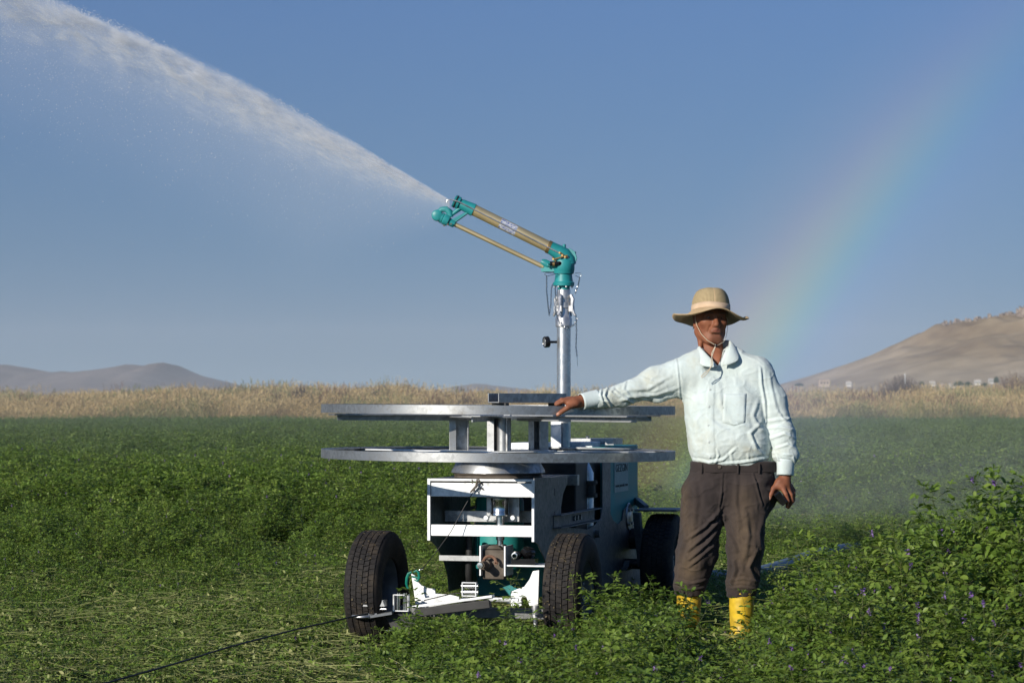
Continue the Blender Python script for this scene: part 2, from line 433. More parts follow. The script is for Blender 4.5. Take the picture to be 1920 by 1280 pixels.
# near standing crop (right and front)
def place_near():
    A, B_ = 7.2, 12.3
    N = 2900
    Y = np.sqrt(RNG.uniform(A * A, B_ * B_, N)); px = RNG.uniform(560, 2080, N); X = (px - 960) / F * Y
    # top line wanted in the photograph, as plant height at that depth
    topy = np.interp(px, [560, 640, 700, 770, 860, 1000, 1060, 1130, 1230, 1260, 1330, 1340, 1420, 1440, 1500, 1560, 1650, 1740, 1830, 1920, 2080],
                     [1300, 1240, 1205, 1175, 1160, 1160, 1180, 1135, 1105, 1160, 1165, 1185, 1185, 1125, 1085, 1065, 1050, 1025, 1000, 975, 965])
    hmax = EYE - (topy + 22 - HOR) * 11.6 / F
    hh = np.minimum(hmax, .27 + np.clip(hmax - .27, 0, 1) * sstep(8.0, 11.2, Y))
    h = hh * (.62 + .55 * RNG.random(N) ** 1.3) + .07 * fbm(X, Y, 2.0, 1); h = np.where(RNG.random(N) < .09, h * 1.3 + .03, h)
    lx, ly = tolocal(X, Y)
    keep = h > .1
    keep &= ~((np.abs(lx) < .64) & (ly > -.95) & (ly < 2.2))          # under the machine
    keep &= ~((px < 760) & (Y > 11.6))
    far = (Y > 11.0) & (px > 1235) & (px < 1445); h[far] *= .6
    keep &= ~((np.abs(X - 0.86) < .10) & (np.abs(Y - 12.28) < .12)) & ~((np.abs(X - 1.10) < .10) & (np.abs(Y - 12.2) < .12))
    X, Y, h = X[keep], Y[keep], np.maximum(h[keep], .1); n = len(X)
    fl = (RNG.random(n) < np.interp(pxof(X, Y), [700, 1300, 1700], [.15, .3, .55]))
    idx = np.where(fl, RNG.integers(8, 12, n), RNG.integers(0, 8, n))
    s = np.clip(h / .42, .92, 1.6); z0 = h - .42 * s - .01
    sxy = np.clip(s, .95, 1.3)
    rot = np.stack([RNG.normal(0, .12, n), RNG.normal(0, .12, n), RNG.uniform(0, 6.28, n)], 1)
    scatter('alfalfa_crop', np.stack([X, Y, z0], 1), rot, np.stack([sxy, sxy, s], 1), idx, C_near,
            'standing alfalfa with small leaves and purple flowers in front of the machine and the man', 'crop')
place_near()
def place_mid():
    N = 5200
    Y = np.sqrt(RNG.uniform(10.3 ** 2, 26 ** 2, N)); px = RNG.uniform(-120, 2040, N); X = (px - 960) / F * Y
    m = fbm(X, Y, .9, 4)
    kk = ~((m < -.3) & (RNG.random(N) < .5)) & ~((px > 1440) & (Y > 12.5) & (Y < 22) & (RNG.random(N) < .65)); X, Y, m = X[kk], Y[kk], m[kk]; N = len(X)
    n = N; z = np.zeros(n)
    idx = np.where(RNG.random(n) < .5 + .9 * m, RNG.integers(4, 8, n), RNG.integers(0, 4, n))
    sc = RNG.uniform(.8, 1.5, n)
    rot = np.stack([np.zeros(n), np.zeros(n), RNG.uniform(0, 6.28, n)], 1)
    scatter('cut_alfalfa', np.stack([X, Y, z], 1), rot, np.stack([sc, sc, sc * (1 + .5 * np.clip(m, -1, 1))], 1), idx, C_cut,
            'mown and flattened alfalfa stubble with pale cut stems left of the wheels', 'stubble')
    # regrowth and standing crop behind, denser and taller away from the lane
    N = 13000
    Y = np.sqrt(RNG.uniform(11.5 ** 2, 34 ** 2, N)); px = RNG.uniform(-140, 2060, N); X = (px - 960) / F * Y
    m = fbm(X, Y, .55, 9)
    edgeL = 18.2 + 1.2 * fbm(X, Y * 0, .7, 2); left = px < 1000
    base = np.where(left, .07 + .06 * np.clip(m, -.6, 1) + .12 * sstep(13.5, 17.5, Y) + .27 * sstep(edgeL - 1.5, edgeL + 5, Y), .08 + .10 * sstep(16, 20, Y) + .27 * sstep(24, 29, Y))
    rb = (px > 1480)
    base = np.where(rb, .09 + .08 * sstep(14, 17, Y) + .27 * sstep(23, 28, Y), base)
    h = np.minimum(base * (.7 + .5 * RNG.random(N)) + .10 * m * (base > .15), .58)
    dens = np.where(base > .3, .9, np.where(base > .12, .8, .75)); dens = np.where(rb & (Y > 12.5) & (Y < 21), .22, dens)
    lx, ly = tolocal(X, Y)
    keep = (RNG.random(N) < dens) & (h > .05) & ~((np.abs(lx) < .75) & (ly > -1.1) & (ly < 2.4))
    keep &= ~((px > 700) & (Y < 12.3))
    X, Y, h = X[keep], Y[keep], h[keep]; n = len(X); s = np.clip(h / .42, .72, 1.5); z0 = h - .42 * s - .01; sxy = np.clip(s, .6, 1.25) * .95
    idx = np.where(RNG.random(n) < .12, RNG.integers(8, 12, n), RNG.integers(0, 8, n))
    rot = np.stack([RNG.normal(0, .16, n), RNG.normal(0, .16, n), RNG.uniform(0, 6.28, n)], 1)
    scatter('alfalfa_field', np.stack([X, Y, z0], 1), rot, np.stack([sxy, sxy, s], 1), idx, C_near,
            'uncut alfalfa standing behind the mown strip in the middle distance', 'crop')
    N = 17000
    Y = np.sqrt(RNG.uniform(30 ** 2, 93 ** 2, N)); px = RNG.uniform(-140, 2060, N); X = (px - 960) / F * Y
    m = fbm(X, Y, .3, 19)
    h = .50 + .14 * m + RNG.uniform(-.09, .09, N) ; s = h / .52
    idx = RNG.integers(0, 6, N); sxy = RNG.uniform(1.1, 1.7, N)
    rot = np.stack([RNG.normal(0, .12, N), RNG.normal(0, .12, N), RNG.uniform(0, 6.28, N)], 1)
    scatter('alfalfa_far_field', np.stack([X, Y, np.zeros(N) - .02], 1), rot, np.stack([sxy, sxy, s * 1.05], 1), idx, C_far,
            'wide green alfalfa field stretching back to the dry grass', 'field')
place_mid()

# single alfalfa stems that stand out above the crop
def tall_stem(px, pytop, Yd, label, flow=False, lean=(0, 0, 0), L=.034, bare=.3):
    t = P(px, pytop, Yd); b = LB(); H = t.z
    sprig(b, Vector((0, 0, 0)), H * .97, Vector(lean), L, flow, bare, 1)
    o = bpy.data.objects.new('alfalfa_stem', b.mesh('alfalfa_stem', lm)); COL.objects.link(o); o.location = (t.x - lean[0] * H * .6, t.y, 0)
    tag(o, label, 'plant', 'alfalfa stems standing above the crop')
tall_stem(1545, 1010, 11.2, 'leafy dark alfalfa stem standing up just right of the hose')
tall_stem(1700, 968, 11.4, 'tall leafy alfalfa stem with a drooping top, highest in the middle of the right foreground')
tall_stem(1722, 1000, 11.3, 'shorter pale alfalfa stem just right of the tall drooping stem')
tall_stem(1672, 1020, 11.0, 'dark bushy alfalfa stem left of the tall drooping stem')
tall_stem(1840, 892, 11.6, 'thin alfalfa stem with purple flowers rising highest on the right', True, bare=.45)
tall_stem(1908, 905, 11.5, 'flowering alfalfa stem at the right edge of the photo', True)
tall_stem(1408, 1112, 11.7, 'leafy alfalfa stem in front of the right yellow boot', bare=.2)
tall_stem(953, 1088, 12.0, 'light green alfalfa stem in front of the gearbox', bare=.35)
tall_stem(1092, 1078, 12.0, 'thin arched alfalfa stem in front of the right front wheel', lean=(.12, 0, 0), L=.02, bare=.5)
tall_stem(1135, 1118, 11.8, 'leafy alfalfa stem right of the right front wheel')
tall_stem(775, 1108, 12.0, 'alfalfa stem growing in front of the green hook', bare=.3)

# dry grass belt behind the field
protos = []
for k in range(9):
    b = LB(); mi = 0
    for q in range(85):
        p = Vector((rnd.gauss(0, .28), rnd.gauss(0, .28), 0)); H = rnd.uniform(.7, 1.25); d = (UP + rv() * .22).normalized()
        bend = rv() * .25; bend.z = 0; x = Vector((rnd.uniform(-1, 1), rnd.uniform(-.5, .5), 0)).normalized() * rnd.uniform(.004, .009)
        prev = p
        for i in range(3):
            d = (d + bend * .35 * (i)).normalized(); e = prev + d * H / 3; w0 = 1 - i * .3; w1 = 1 - (i + 1) * .3
            b.tri(prev - x * w0, prev + x * w0, e + x * w1); b.tri(prev - x * w0, e + x * w1, e - x * w1); prev = e
        if rnd.random() < .5:                                   # seed head
            for a in range(3): b.leaflet(prev - d * .05 * a, (d + rv() * .5).normalized(), rv().normalized(), .09, .018)
    protos.append(b.mesh('dry_grass_tuft', [[M['straw'], M['straw'], M['straw_green'], M['straw'], M['redweed'], M['straw'], M['straw_green'], M['straw'], M['straw']][k]]))
C_dry = collection_of('dry_grass_tuft', protos)
N = 7500
Y = np.sqrt(RNG.uniform(90 ** 2, 128 ** 2, N)); px = RNG.uniform(-120, 2050, N); X = (px - 960) / F * Y
m = fbm(X, Y, .12, 31); m2 = fbm(X, Y, .35, 37)
topy = np.interp(px, [0, 150, 430, 480, 560, 640, 730, 830, 960, 1100, 1300, 1470, 1560, 1700, 1800, 1920], [738, 737, 728, 722, 728, 722, 722, 735, 738, 736, 735, 738, 735, 732, 728, 716])
h = EYE - (topy - HOR) * Y / F
h = (h - .35 * sstep(104, 91, Y)) * (.78 + .2 * RNG.random(N)) + .18 * m2
h = h + .50 * np.clip(fbm(X, Y, .33, 71) + .1, -.35, 1) + .3 * (RNG.random(N) < .06); s = np.maximum(h, .4) / 1.32
patch = fbm(X, Y, .25, 53)
idx = np.where(patch > .25, RNG.choice([2, 6], N), np.where(patch < -.42, 4, RNG.choice([0, 1, 3, 5, 7, 8], N)))
idx = np.where(RNG.random(N) < .15, RNG.integers(0, 9, N), idx)
rot = np.stack([RNG.normal(0, .1, N), RNG.normal(0, .1, N), RNG.uniform(0, 6.28, N)], 1)
scatter('dry_grass', np.stack([X, Y, np.zeros(N)], 1), rot, np.stack([np.full(N, 1.3), np.full(N, 1.3), s], 1), idx, C_dry,
        'belt of tall straw coloured dry grass along the far edge of the green field', 'dry grass')

def shrub(name, px, pytop, wpx, Yd, mat, label, cat='shrub', n=900, leafy=.06, group=None):
    """twiggy shrub: stems fanning out of one foot, fine twigs with small leaves"""
    b = LB(); top = P(px, pytop, Yd); H = top.z; W = wpx / F * Yd / 2
    for q in range(n):
        a = rnd.uniform(0, 6.28); el = rnd.random() ** .6
        t = Vector((math.cos(a) * W * el, math.sin(a) * W * el * .8, H * math.sqrt(max(0, 1 - el * el * .85)) * rnd.uniform(.55, 1.0)))
        mid = t * rnd.uniform(.35, .6) + rv() * .08 * W
        x = Vector((rnd.uniform(-1, 1), rnd.uniform(-1, 1), 0)).normalized() * .006
        if q % 5 == 0: b.stemq(Vector((0, 0, 0)) + rv() * .03, mid, .016, .009, 1)
        b.stemq(mid, t, .006, .003, 1)
        for k in range(3):
            p = mid.lerp(t, rnd.uniform(.3, 1)); d = (rv() + UP * .5).normalized()
            b.leaflet(p, d, rv().normalized(), leafy * rnd.uniform(.7, 1.6), leafy * .35)
    rt = empty(name, (top.x, top.y, 0))
    me = b.mesh('foliage', [mat, M['twig']]); o = bpy.data.objects.new('foliage', me); COL.objects.link(o); o.parent = rt
    tag(rt, label, cat, group)
G = 'shrubs in the dry grass belt'
shrub('shrub', 565, 716, 75, 97, M['redweed'], 'low russet shrub behind the middle of the dry grass, right of the left hills', group=G)
shrub('shrub', 520, 731, 50, 96, M['redweed'], 'small dark red weed just left of the rounded tan tuft', group=G, n=500)
shrub('shrub', 700, 724, 90, 97, M['straw_green'], 'rounded olive tuft above the left end of the upper ring', group=G)
shrub('shrub', 880, 735, 120, 97, M['redweed'], 'low reddish brown weed patch left of the steel channel', group=G, n=700)
shrub('shrub', 1690, 699, 140, 108, M['twig'], 'large grey brown leafless shrub below the right hill', group=G, n=1900)
shrub('shrub', 1905, 690, 120, 104, M['redweed'], 'tall russet shrub at the right edge of the photo', group=G, n=1300)
shrub('shrub', 1820, 742, 120, 98, M['redweed'], 'low russet shrub between the grey shrub and the right edge', group=G, n=700)
shrub('shrub', 1540, 740, 70, 97, M['straw_green'], 'olive green tuft in the dry grass just right of the man', group=G, n=600)
shrub('shrub', 102, 722, 12, 118, M['scrub'], 'thin dark green upright shrub left of the dry grass under the left hills', group=G, n=260)
shrub('shrub', 225, 727, 60, 124, M['scrub'], 'low dark green scrub bush below the saddle of the left hills', group=G, n=500)
shrub('shrub', 150, 731, 120, 124, M['scrub'], 'wide dark green scrub bush near the left edge below the hills', group=G, n=700)

# ---------------------------------------------------------------- hills
def mat_hill(name, cols, s1, s2, rocks=False):
    m, nt, b = new_mat(name)
    n1 = tex(nt, scale=s1, detail=8, rough=.6, sc=(1, 1, 4)); n2 = tex(nt, scale=s2, detail=6, rough=.65)
    f = math_(nt, 'ADD', math_(nt, 'MULTIPLY', n1, .6), math_(nt, 'MULTIPLY', n2, .4))
    col = ramp(nt, f, [(.36, cols[0]), (.5, cols[1]), (.62, cols[2])])
    nt.links.new(col, b.inputs['Base Color']); setin(b, Roughness=.95, Specular_IOR_Level=.05)
    return m
def hill(name, Yd, prof, depth, mat, fine=1.0, seed=0, nx=260, ny=40):
    xs = np.linspace(prof[0][0], prof[-1][0], nx)
    top = np.interp(xs, [p[0] for p in prof], [p[1] for p in prof])
    k = np.hanning(7); k /= k.sum(); tp = np.convolve(np.pad(top, 3, 'edge'), k, 'valid')
    V = []; Fc = []
    for j in range(ny):
        t = j / (ny - 1)                       # 0 foot, 1 crest, then the back side
        for i in range(nx):
            Yj = Yd + depth * t
            H = EYE + (HOR - tp[i]) * (Yd + depth * .72) / F
            if t <= .72: g = math.sin(t / .72 * math.pi / 2) ** 1.15
            else: g = math.cos((t - .72) / .28 * math.pi / 2) ** .8
            X = (xs[i] - 960) / F * (Yd + depth * .72)
            nn = noise.noise((X / (depth * .16), Yj / (depth * .16), seed)) * .6 + .4 * noise.noise((X / (depth * .06), Yj / (depth * .06), seed + 3)) + .2 * noise.noise((X / (depth * .02), Yj / (depth * .02), seed + 3))
            z = max(H, 0) * g * (1 + .22 * nn * fine * (1 - abs(t - .36) * 0) * (1 if t < .66 else max(0, (.72 - t) / .06) if t < .72 else 0)) - 1.5
            V.append((X, Yj, z))
    for j in range(ny - 1):
        for i in range(nx - 1):
            a = j * nx + i; Fc.append((a, a + 1, a + nx + 1, a + nx))
    return tag(mesh_obj(name, V, Fc, mat, smooth=True), kind='structure')
mh1 = mat_hill('distant bare hill', [(.11, .08, .075), (.17, .13, .115), (.25, .195, .165)], .0025, .012)
mh2 = mat_hill('dry grass hill', [(.19, .14, .095), (.31, .235, .15), (.42, .33, .22)], .006, .03)
hill('hills', 7000, [(-300, 700), (-100, 690), (-20, 684), (10, 682), (60, 690), (100, 698), (125, 697), (150, 699), (200, 691), (255, 683), (290, 688), (315, 683), (330, 683), (350, 692), (375, 703), (400, 709), (435, 717), (470, 733), (500, 748)], 2200, mh1, 1.0, 2)
hill('hills', 9500, [(760, 748), (800, 733), (850, 724), (890, 719), (930, 722), (980, 728), (1020, 734), (1060, 746)], 1500, mh1, 1.0, 12, 80, 20)
hill('hills', 1900, [(1440, 746), (1470, 716), (1520, 702), (1600, 676), (1660, 654), (1700, 640), (1740, 621), (1780, 611), (1830, 606), (1860, 604), (1890, 598), (1930, 588), (2000, 560), (2100, 535), (2300, 520), (2600, 560)], 900, mh2, 1.25, 5, 420, 60)
# rocks on the crest of the near hill
mr = mat_two('hill rock', (.13, .10, .085), (.36, .30, .25), .25, .95)
rk = MB()
def rock(px, py, s):
    Yr = 1900 + 900 * .66 + rnd.uniform(-25, 8); c = P(px, py, Yr)
    h = s * rnd.uniform(.7, 1.7); w_ = s * rnd.uniform(.35, .9)
    bs = [Vector((math.cos(a) * w_ * rnd.uniform(.6, 1.1), math.sin(a) * w_ * rnd.uniform(.6, 1.1), 0)) for a in (0, 1.2, 2.4, 3.7, 5)]
    tp = [v * rnd.uniform(.3, .7) + Vector((0, 0, h * rnd.uniform(.7, 1))) for v in bs]
    vs_ = [c + v - Vector((0, 0, s)) for v in bs] + [c + v for v in tp]
    rk.add(vs_, [(i, (i + 1) % 5, 5 + (i + 1) % 5, 5 + i) for i in range(5)] + [(5, 6, 7, 8, 9)])
for k in range(460):
    px = rnd.uniform(1765, 1990); tline = np.interp(px, [1740, 1780, 1830, 1860, 1890, 1930, 2000], [621, 611, 606, 604, 598, 588, 560])
    t = (px - 1770) / 200
    rock(px, tline + rnd.uniform(1, 4 + 22 * rnd.random() ** 2 + 6 * t), (rnd.uniform(1.2, 3.4) + 1.8 * t) * 1.7)
for k in range(130):                                       # pale outcrop running down the slope
    t = rnd.random(); px = 1675 + 125 * t; rock(px, 668 - 50 * t + rnd.gauss(0, 2.0), rnd.uniform(1.2, 3.0))
tag(rk.build('hill_rocks', mr), 'jagged pale rocks along the crest of the right hill', 'rocks', kind='stuff')
# village at the foot of the near hill
def house(px, py, wpx, hpx, Yd, wall, roof, label):
    c = P(px, py, Yd); wpx *= .78; hpx *= .72; W = wpx / F * Yd; H = hpx / F * Yd; D = W * .7; rt = empty('village_house', (c.x, c.y, c.z - 1.0), (0, 0, rnd.uniform(-.3, .3)))
    H += 1.0
    MB().bbox((-W / 2, -D / 2, 0), (W / 2, D / 2, H * .84)).build('wall', wall, rt)
    rf = MB(); e = .12 * W
    rf.prism([(-W / 2 - e, 0), (W / 2 + e, 0), (W * .1, H * .16), (-W * .1, H * .16)], (0, D / 2 + e * .5, H * .842), (1, 0, 0), (0, 0, 1), D + e)
    rf.build('roof', roof, rt)
    for k in (-1, 0, 1):
        MB().bbox((k * W * .28 - W * .07, -D / 2 - .06, H * .36), (k * W * .28 + W * .07, -D / 2 - .01, H * .56)).build('window', M['ink'], rt)
    tag(rt, label, 'house', 'village houses at the foot of the right hill')
mw = mat_two('village white wall', (.42, .4, .37), (.58, .55, .52), .3, .9); mt_ = mat_two('village tan wall', (.4, .3, .22), (.5, .4, .3), .3, .9)
mrf = mat_two('village roof', (.34, .28, .24), (.46, .38, .33), .4, .85)
house(1545, 718, 26, 13, 700, mt_, mrf, 'tan flat farm building with a pale roof just right of the man below the hill')
house(1592, 718, 14, 6, 720, mw, mrf, 'small pale shed right of the tan farm building')
house(1748, 718, 14, 7, 760, mw, mrf, 'white house just right of the grey brown shrub')
house(1766, 722, 10, 5, 760, mt_, mrf, 'small tan house between two white houses of the village')
house(1785, 721, 14, 6, 760, mw, mrf, 'low white house left of the dark village trees')
house(1833, 716, 16, 8, 770, mw, mrf, 'white house among the dark village trees')
house(1858, 713, 12, 7, 770, mw, mrf, 'rightmost white village house beside the tallest dark tree')
mn = MB().tube([(0, 0, 0), (0, 0, 3.4)], .14, 8).tube([(0, 0, 3.4), (0, 0, 4.2)], [.2, .02], 8).build('white_tower', M['white'])
mn.location = P(1697, 722, 760); mn.location.z -= .5; tag(mn, 'thin white tower poking up behind the grey brown shrub', 'tower')
def vtree(px, py, wpx, hpx, Yd, label):
    c = P(px, py, Yd); W = wpx / F * Yd / 2; H = hpx / F * Yd; b = LB()
    for q in range(420):
        a = rnd.uniform(0, 6.28); r_ = W * math.sqrt(rnd.random()); z = H * (.25 + .75 * rnd.random() * math.sqrt(max(.02, 1 - (r_ / W) ** 2)))
        b.leaflet(Vector((math.cos(a) * r_, math.sin(a) * r_, z)), rv().normalized(), rv().normalized(), .12 * H + .12, .08 * H + .08)
    rt = empty('village_tree', (c.x, c.y, c.z - .8)); o = bpy.data.objects.new('crown', b.mesh('crown', [M['scrub']])); COL.objects.link(o); o.parent = rt
    MB().tube([(0, 0, 0), (0, 0, H * .5)], .05 * H, 6).build('trunk', M['twig'], rt)
    tag(rt, label, 'tree', 'dark trees of the far village')
for px, py, ww, hh, lb in ((1798, 719, 20, 10, 'dark round tree left of the white house in the far village'), (1815, 719, 16, 9, 'dark round tree just left of the tree ringed white house'),
                           (1846, 720, 14, 8, 'small dark tree between the two rightmost white houses'), (1868, 714, 9, 13, 'tallest and rightmost dark tree of the village'),
                           (1728, 717, 9, 7, 'small dark tree directly right of the grey brown shrub'), (1498, 719, 18, 6, 'low dark bush left of the tan farm building under the hill')):
    vtree(px, py, ww, hh, 740, lb)
for i, (a, b_, c_) in enumerate(((1730, 1, 726), (1880, 1, 719))): pass
# ---------------------------------------------------------------- the irrigation machine
LX = Vector((CS, SN, 0)); LY = Vector((-SN, CS, 0)); MO3 = Vector((-.07, 13.0, 0))
def _ray(px, py): return P(px, py, 1.0) - Vector((0, 0, EYE))
def loc(p): d = Vector(p) - MO3; return Vector((d.dot(LX), d.dot(LY), d.z))
def QY(px, py, ly):
    """machine coordinates of pixel (px,py) on the plane local y = ly"""
    d = _ray(px, py); e = Vector((0, 0, EYE)); t = (ly - (e - MO3).dot(LY)) / d.dot(LY); return loc(e + d * t)
def QX(px, py, lx):
    d = _ray(px, py); e = Vector((0, 0, EYE)); t = (lx - (e - MO3).dot(LX)) / d.dot(LX); return loc(e + d * t)
def QW(px, py, Y): return loc(P(px, py, Y))
cart = tag(empty('irrigation_cart', MO3, (0, 0, R(-15))), 'galvanised four wheeled irrigation machine with two ring hoops and a water gun on a pipe', 'irrigation machine')
HF = -.32; SW = .265
# --- side plates
def sp(pts, lx): return [(QX(a, b, lx).y, QX(a, b, lx).z) for a, b in pts]
r_out = sp([(1000, 896), (1062, 893), (1062, 905), (1054, 925), (1050, 950), (1050, 975), (1062, 988), (1100, 992), (1115, 983), (1125, 970), (1128, 950), (1128, 864),
            (1143, 864), (1143, 962), (1148, 975), (1157, 982), (1165, 975), (1168, 955), (1174, 949), (1181, 955), (1186, 985), (1199, 1050), (1203, 1095), (1075, 1110),
            (1030, 1080), (1018, 1045), (1008, 1022), (1000, 1014)], SW)
MB().prism(r_out, (SW, 0, 0), (0, 1, 0), (0, 0, 1), .006).build('side_plate', M['galv_shade'], cart, .0015)
l_out = sp([(808, 897), (808, 1012), (819, 1024), (832, 1048), (840, 1075), (843, 1108)], -SW)
l_out += [(2.0, .22), (2.0, .55), (1.15, .60), (1.0, .88)] if False else [(1.9, l_out[-1][1]), (1.9, .55), (.42, .55), (.42, .83)]
tp_ = [(y, z) for y, z in l_out]
MB().prism(tp_, (-SW - .006, 0, 0), (0, 1, 0), (0, 0, 1), .006).build('side_plate', M['galv_shade'], cart, .0015)
# front flanges: bright folded lips of the two plates and the top
zt = l_out[0][1]; zb = l_out[1][1]
fr = MB()
fr.bbox((-SW - .009, HF - .012, zb), (-SW + .006, HF + .002, zt + .002)); fr.bbox((SW - .004, HF - .012, zb), (SW + .009, HF + .002, zt + .002))
fr.bbox((-SW + .0065, HF - .012, zt - .010), (SW - .0045, HF + .002, zt + .002))
fr.build('front_frame', M['galv_lit'], cart, .001)
MB().bbox((-SW + .002, HF + .004, zt - .006), (SW - .002, .42, zt + .001)).build('top_plate', M['galv_shade'], cart)
def zy(py, ly=HF): return QY(902, py, ly).z
for a, b_, mt, yy in ((905, 931, 'galv_lit', HF), (984, 1005, 'galv_lit', HF), (957, 978, 'galv', HF + .24)):
    z0, z1 = zy(b_, yy), zy(a, yy); m_ = MB()
    m_.bbox((-SW + .007, yy - .004, z0), (SW - .003, yy + .004, z1)); m_.bbox((-SW + .007, yy + .0045, z1 - .005), (SW - .003, yy + .04, z1)); m_.bbox((-SW + .007, yy + .0045, z0), (SW - .003, yy + .04, z0 + .005))
    m_.build('cross_bar', M[mt], cart, .002)
# slots in the plates and gussets
for a, b_ in ((1003, 918), (1003, 990), (1040, 922), (1040, 965)):
    q = QX(a, b_, SW + .0065); MB().bbox((SW + .0055, q.y - .01, q.z - .018), (SW + .0068, q.y + .01, q.z + .018)).build('slot', M['black'], cart)

# --- hydraulic motor/drive shaft in the front bay
sx = QY(937, 950, HF + .05).x; sc_ = HF + .06
mt_b = MB().bbox((sx - .085, sc_ + .05, zy(979)), (sx + .085, sc_ + .056, zy(932))); mt_b.build('bearing_plate', M['galv'], cart, .002)
b = MB().lathe((sx, sc_, 0), (0, 0, 1), [(.001, zy(967)), (.045, zy(967)), (.046, zy(962)), (.044, zy(961)), (.044, zy(942)), (.046, zy(941)), (.046, zy(934)), (.001, zy(934))], 28)
b.build('drive_cylinder', M['chrome'], cart)
for px in (913, 963):
    q = QY(px, 970, sc_ - .005); o = MB().lathe((q.x, sc_ - .01, q.z), (0, -1, 0), [(.001, 0), (.013, 0), (.013, .012), (.011, .016), (.001, .016)], 14).build('bolt', M['galv_lit'], cart)
b = MB().lathe((sx, sc_, 0), (0, 0, 1), [(.021, zy(968)), (.021, zy(985)), (.017, zy(986)), (.017, zy(1005)), (.021, zy(1006)), (.021, zy(1012)), (.016, zy(1013)), (.016, zy(1030))], 20)
b.build('drive_shaft', M['chrome'], cart)
# --- gearbox with the rusty arm
gq = QY(925, 1050, HF + .02)
gl, gr = QY(905, 1030, HF).x, QY(945, 1030, HF).x
g = MB().bbox((gl, HF + .0, zy(1085)), (gr, HF + .16, zy(1030)))
g.prism([(gl + .012, zy(1029.5)), (gr - .012, zy(1029.5)), (gr - .03, zy(1022)), (gl + .03, zy(1022))], (0, HF + .15, 0), (1, 0, 0), (0, 0, 1), .14)
g.build('gearbox', M['iron'], cart, .006, 3)
for a, b_, c_ in ((903, 1022, 1078), (949, 1022, 1078)):
    q = QY(a, b_, HF - .01).x; MB().bbox((q - .006, HF - .03, zy(c_)), (q + .002, HF + .12, zy(b_))).build('gearbox_bracket', M['galv_lit'], cart, .001)
    for pz in (1030, 1072): MB().lathe((q - .007, HF + .02, zy(pz)), (-1, 0, 0), [(.001, 0), (.009, 0), (.009, .008), (.001, .008)], 6, False).build('bolt', M['galv'], cart)
b = MB().lathe((QY(912, 1057, HF).x, HF - .001, zy(1057)), (0, -1, 0), [(.028, 0), (.026, .03), (.019, .031), (.019, .10), (.014, .101)], 20).build('gear_shaft', M['iron'], cart)
MB().lathe((QY(910, 1057, HF).x, HF - .10, zy(1057)), (0, -1, 0), [(.001, 0), (.0145, 0), (.0145, .003), (.003, .0035), (.003, .001)], 18).build('shaft_washer', M['chrome'], b)
b.children[0].name = 'washer'
arc = [(QY(910 + 12 - 12 * math.cos(t), 0, HF).x, HF - .035, zy(1053 - 12 * math.sin(t))) for t in [math.pi * k / 10 for k in range(11)]]
b = MB().tube(arc, .0075, 8); b.lathe((arc[-1][0], HF - .03, arc[-1][2]), (0, -1, 0), [(.001, 0), (.010, 0), (.010, .014), (.005, .0145), (.005, .005)], 14); b.build('crank_arm', M['rust'], cart)
# small valve block on its shelf at the right
z0 = zy(1060)
MB().bbox((QY(950, 0, HF).x + .001, HF - .02, z0), (SW + .09, HF + .16, z0 + .008)).build('valve_shelf', M['galv_lit'], cart, .001)
v = MB(); qx = QY(966, 0, HF).x
v.lathe((qx, HF + .06, zy(1040)), (0, -1, 0), [(.02, 0), (.02, .05), (.015, .051), (.015, .075), (.010, .076), (.010, .05)], 16)
v.lathe((qx + .055, HF + .10, zy(1037)), (-.5, -1, .1), [(.001, 0), (.028, 0), (.032, .02), (.03, .045), (.018, .06), (.001, .062)], 16)
v.bbox((qx - .022, HF + .0, z0 + .0085), (qx + .10, HF + .07, zy(1046)))
v.build('valve', M['blackgloss'], cart, .002)
MB().lathe((qx, HF - .012, zy(1040)), (0, -1, 0), [(.0155, 0), (.0155, .006), (.0105, .0065), (.0105, .001)], 18).build('valve_ring', M['chrome'], cart)
# hanging curved guard plate on the right, lower cross rail on the left, hose hanging
MB().bbox((-SW + .007, HF + .14, zy(1055)), (QY(903, 0, HF + .14).x, HF + .15, zy(1045))).build('lower_rail', M['galv'], cart)
MB().tube([QY(880, 1004, HF + .2), QY(880, 1040, HF + .2), QY(879, 1075, HF + .2), QY(882, 1100, HF + .25)], .019, 12).build('suction_hose', M['black'], cart)
MB().tube([QY(863, 957, HF + .3), QY(892, 950, HF + .33)], .009, 8).build('hydraulic_pipe', M['galv_shade'], cart)
# --- teal cabinet and inner teal box seen between the plates
b = MB(); x0, x1 = -.17, SW - .004
yb0 = QX(1138, 900, SW).y; yb1 = QX(1197, 900, SW).y; zc = QX(1170, 866, SW).z
b.bbox((-SW + .01, yb0 - .02, .20), (SW - .003, yb1, .955)); b.build('cabinet', M['teal_cab'], cart, .006)
MB().bbox((-.18, .70, .50), (SW - .03, yb0 - .03, .885)).build('dark_infill', M['black'], cart, .01)  # black box added to darken the interior behind the side notch
b = MB().bbox((QY(893, 0, .3).x, .30, .30), (QY(915, 0, .3).x + .02, .5, .78)); b.bbox((QY(893, 0, .3).x + .001, .32, .2), (SW - .02, .52, QY(900, 1008, .3).z)); b.build('teal_housing', M['teal'], cart, .004)
b = MB().prism([(QX(1052, 910, SW - .03).y, .80), (QX(1046, 950, SW - .03).y + .02, .55), (QX(1060, 990, SW - .03).y + .0, .5), (.95, .5), (1.0, .62), (.62, .64), (.5, .80)], (SW - .03, 0, 0), (0, 1, 0), (0, 0, 1), .004)
b = MB().lathe((-.02, .10, 0), (0, 0, 1), [(.001, .36), (.12, .36), (.125, .40), (.125, .70), (.09, .80), (.001, .82)], 30).build('drum_housing', M['teal_cab'], cart)
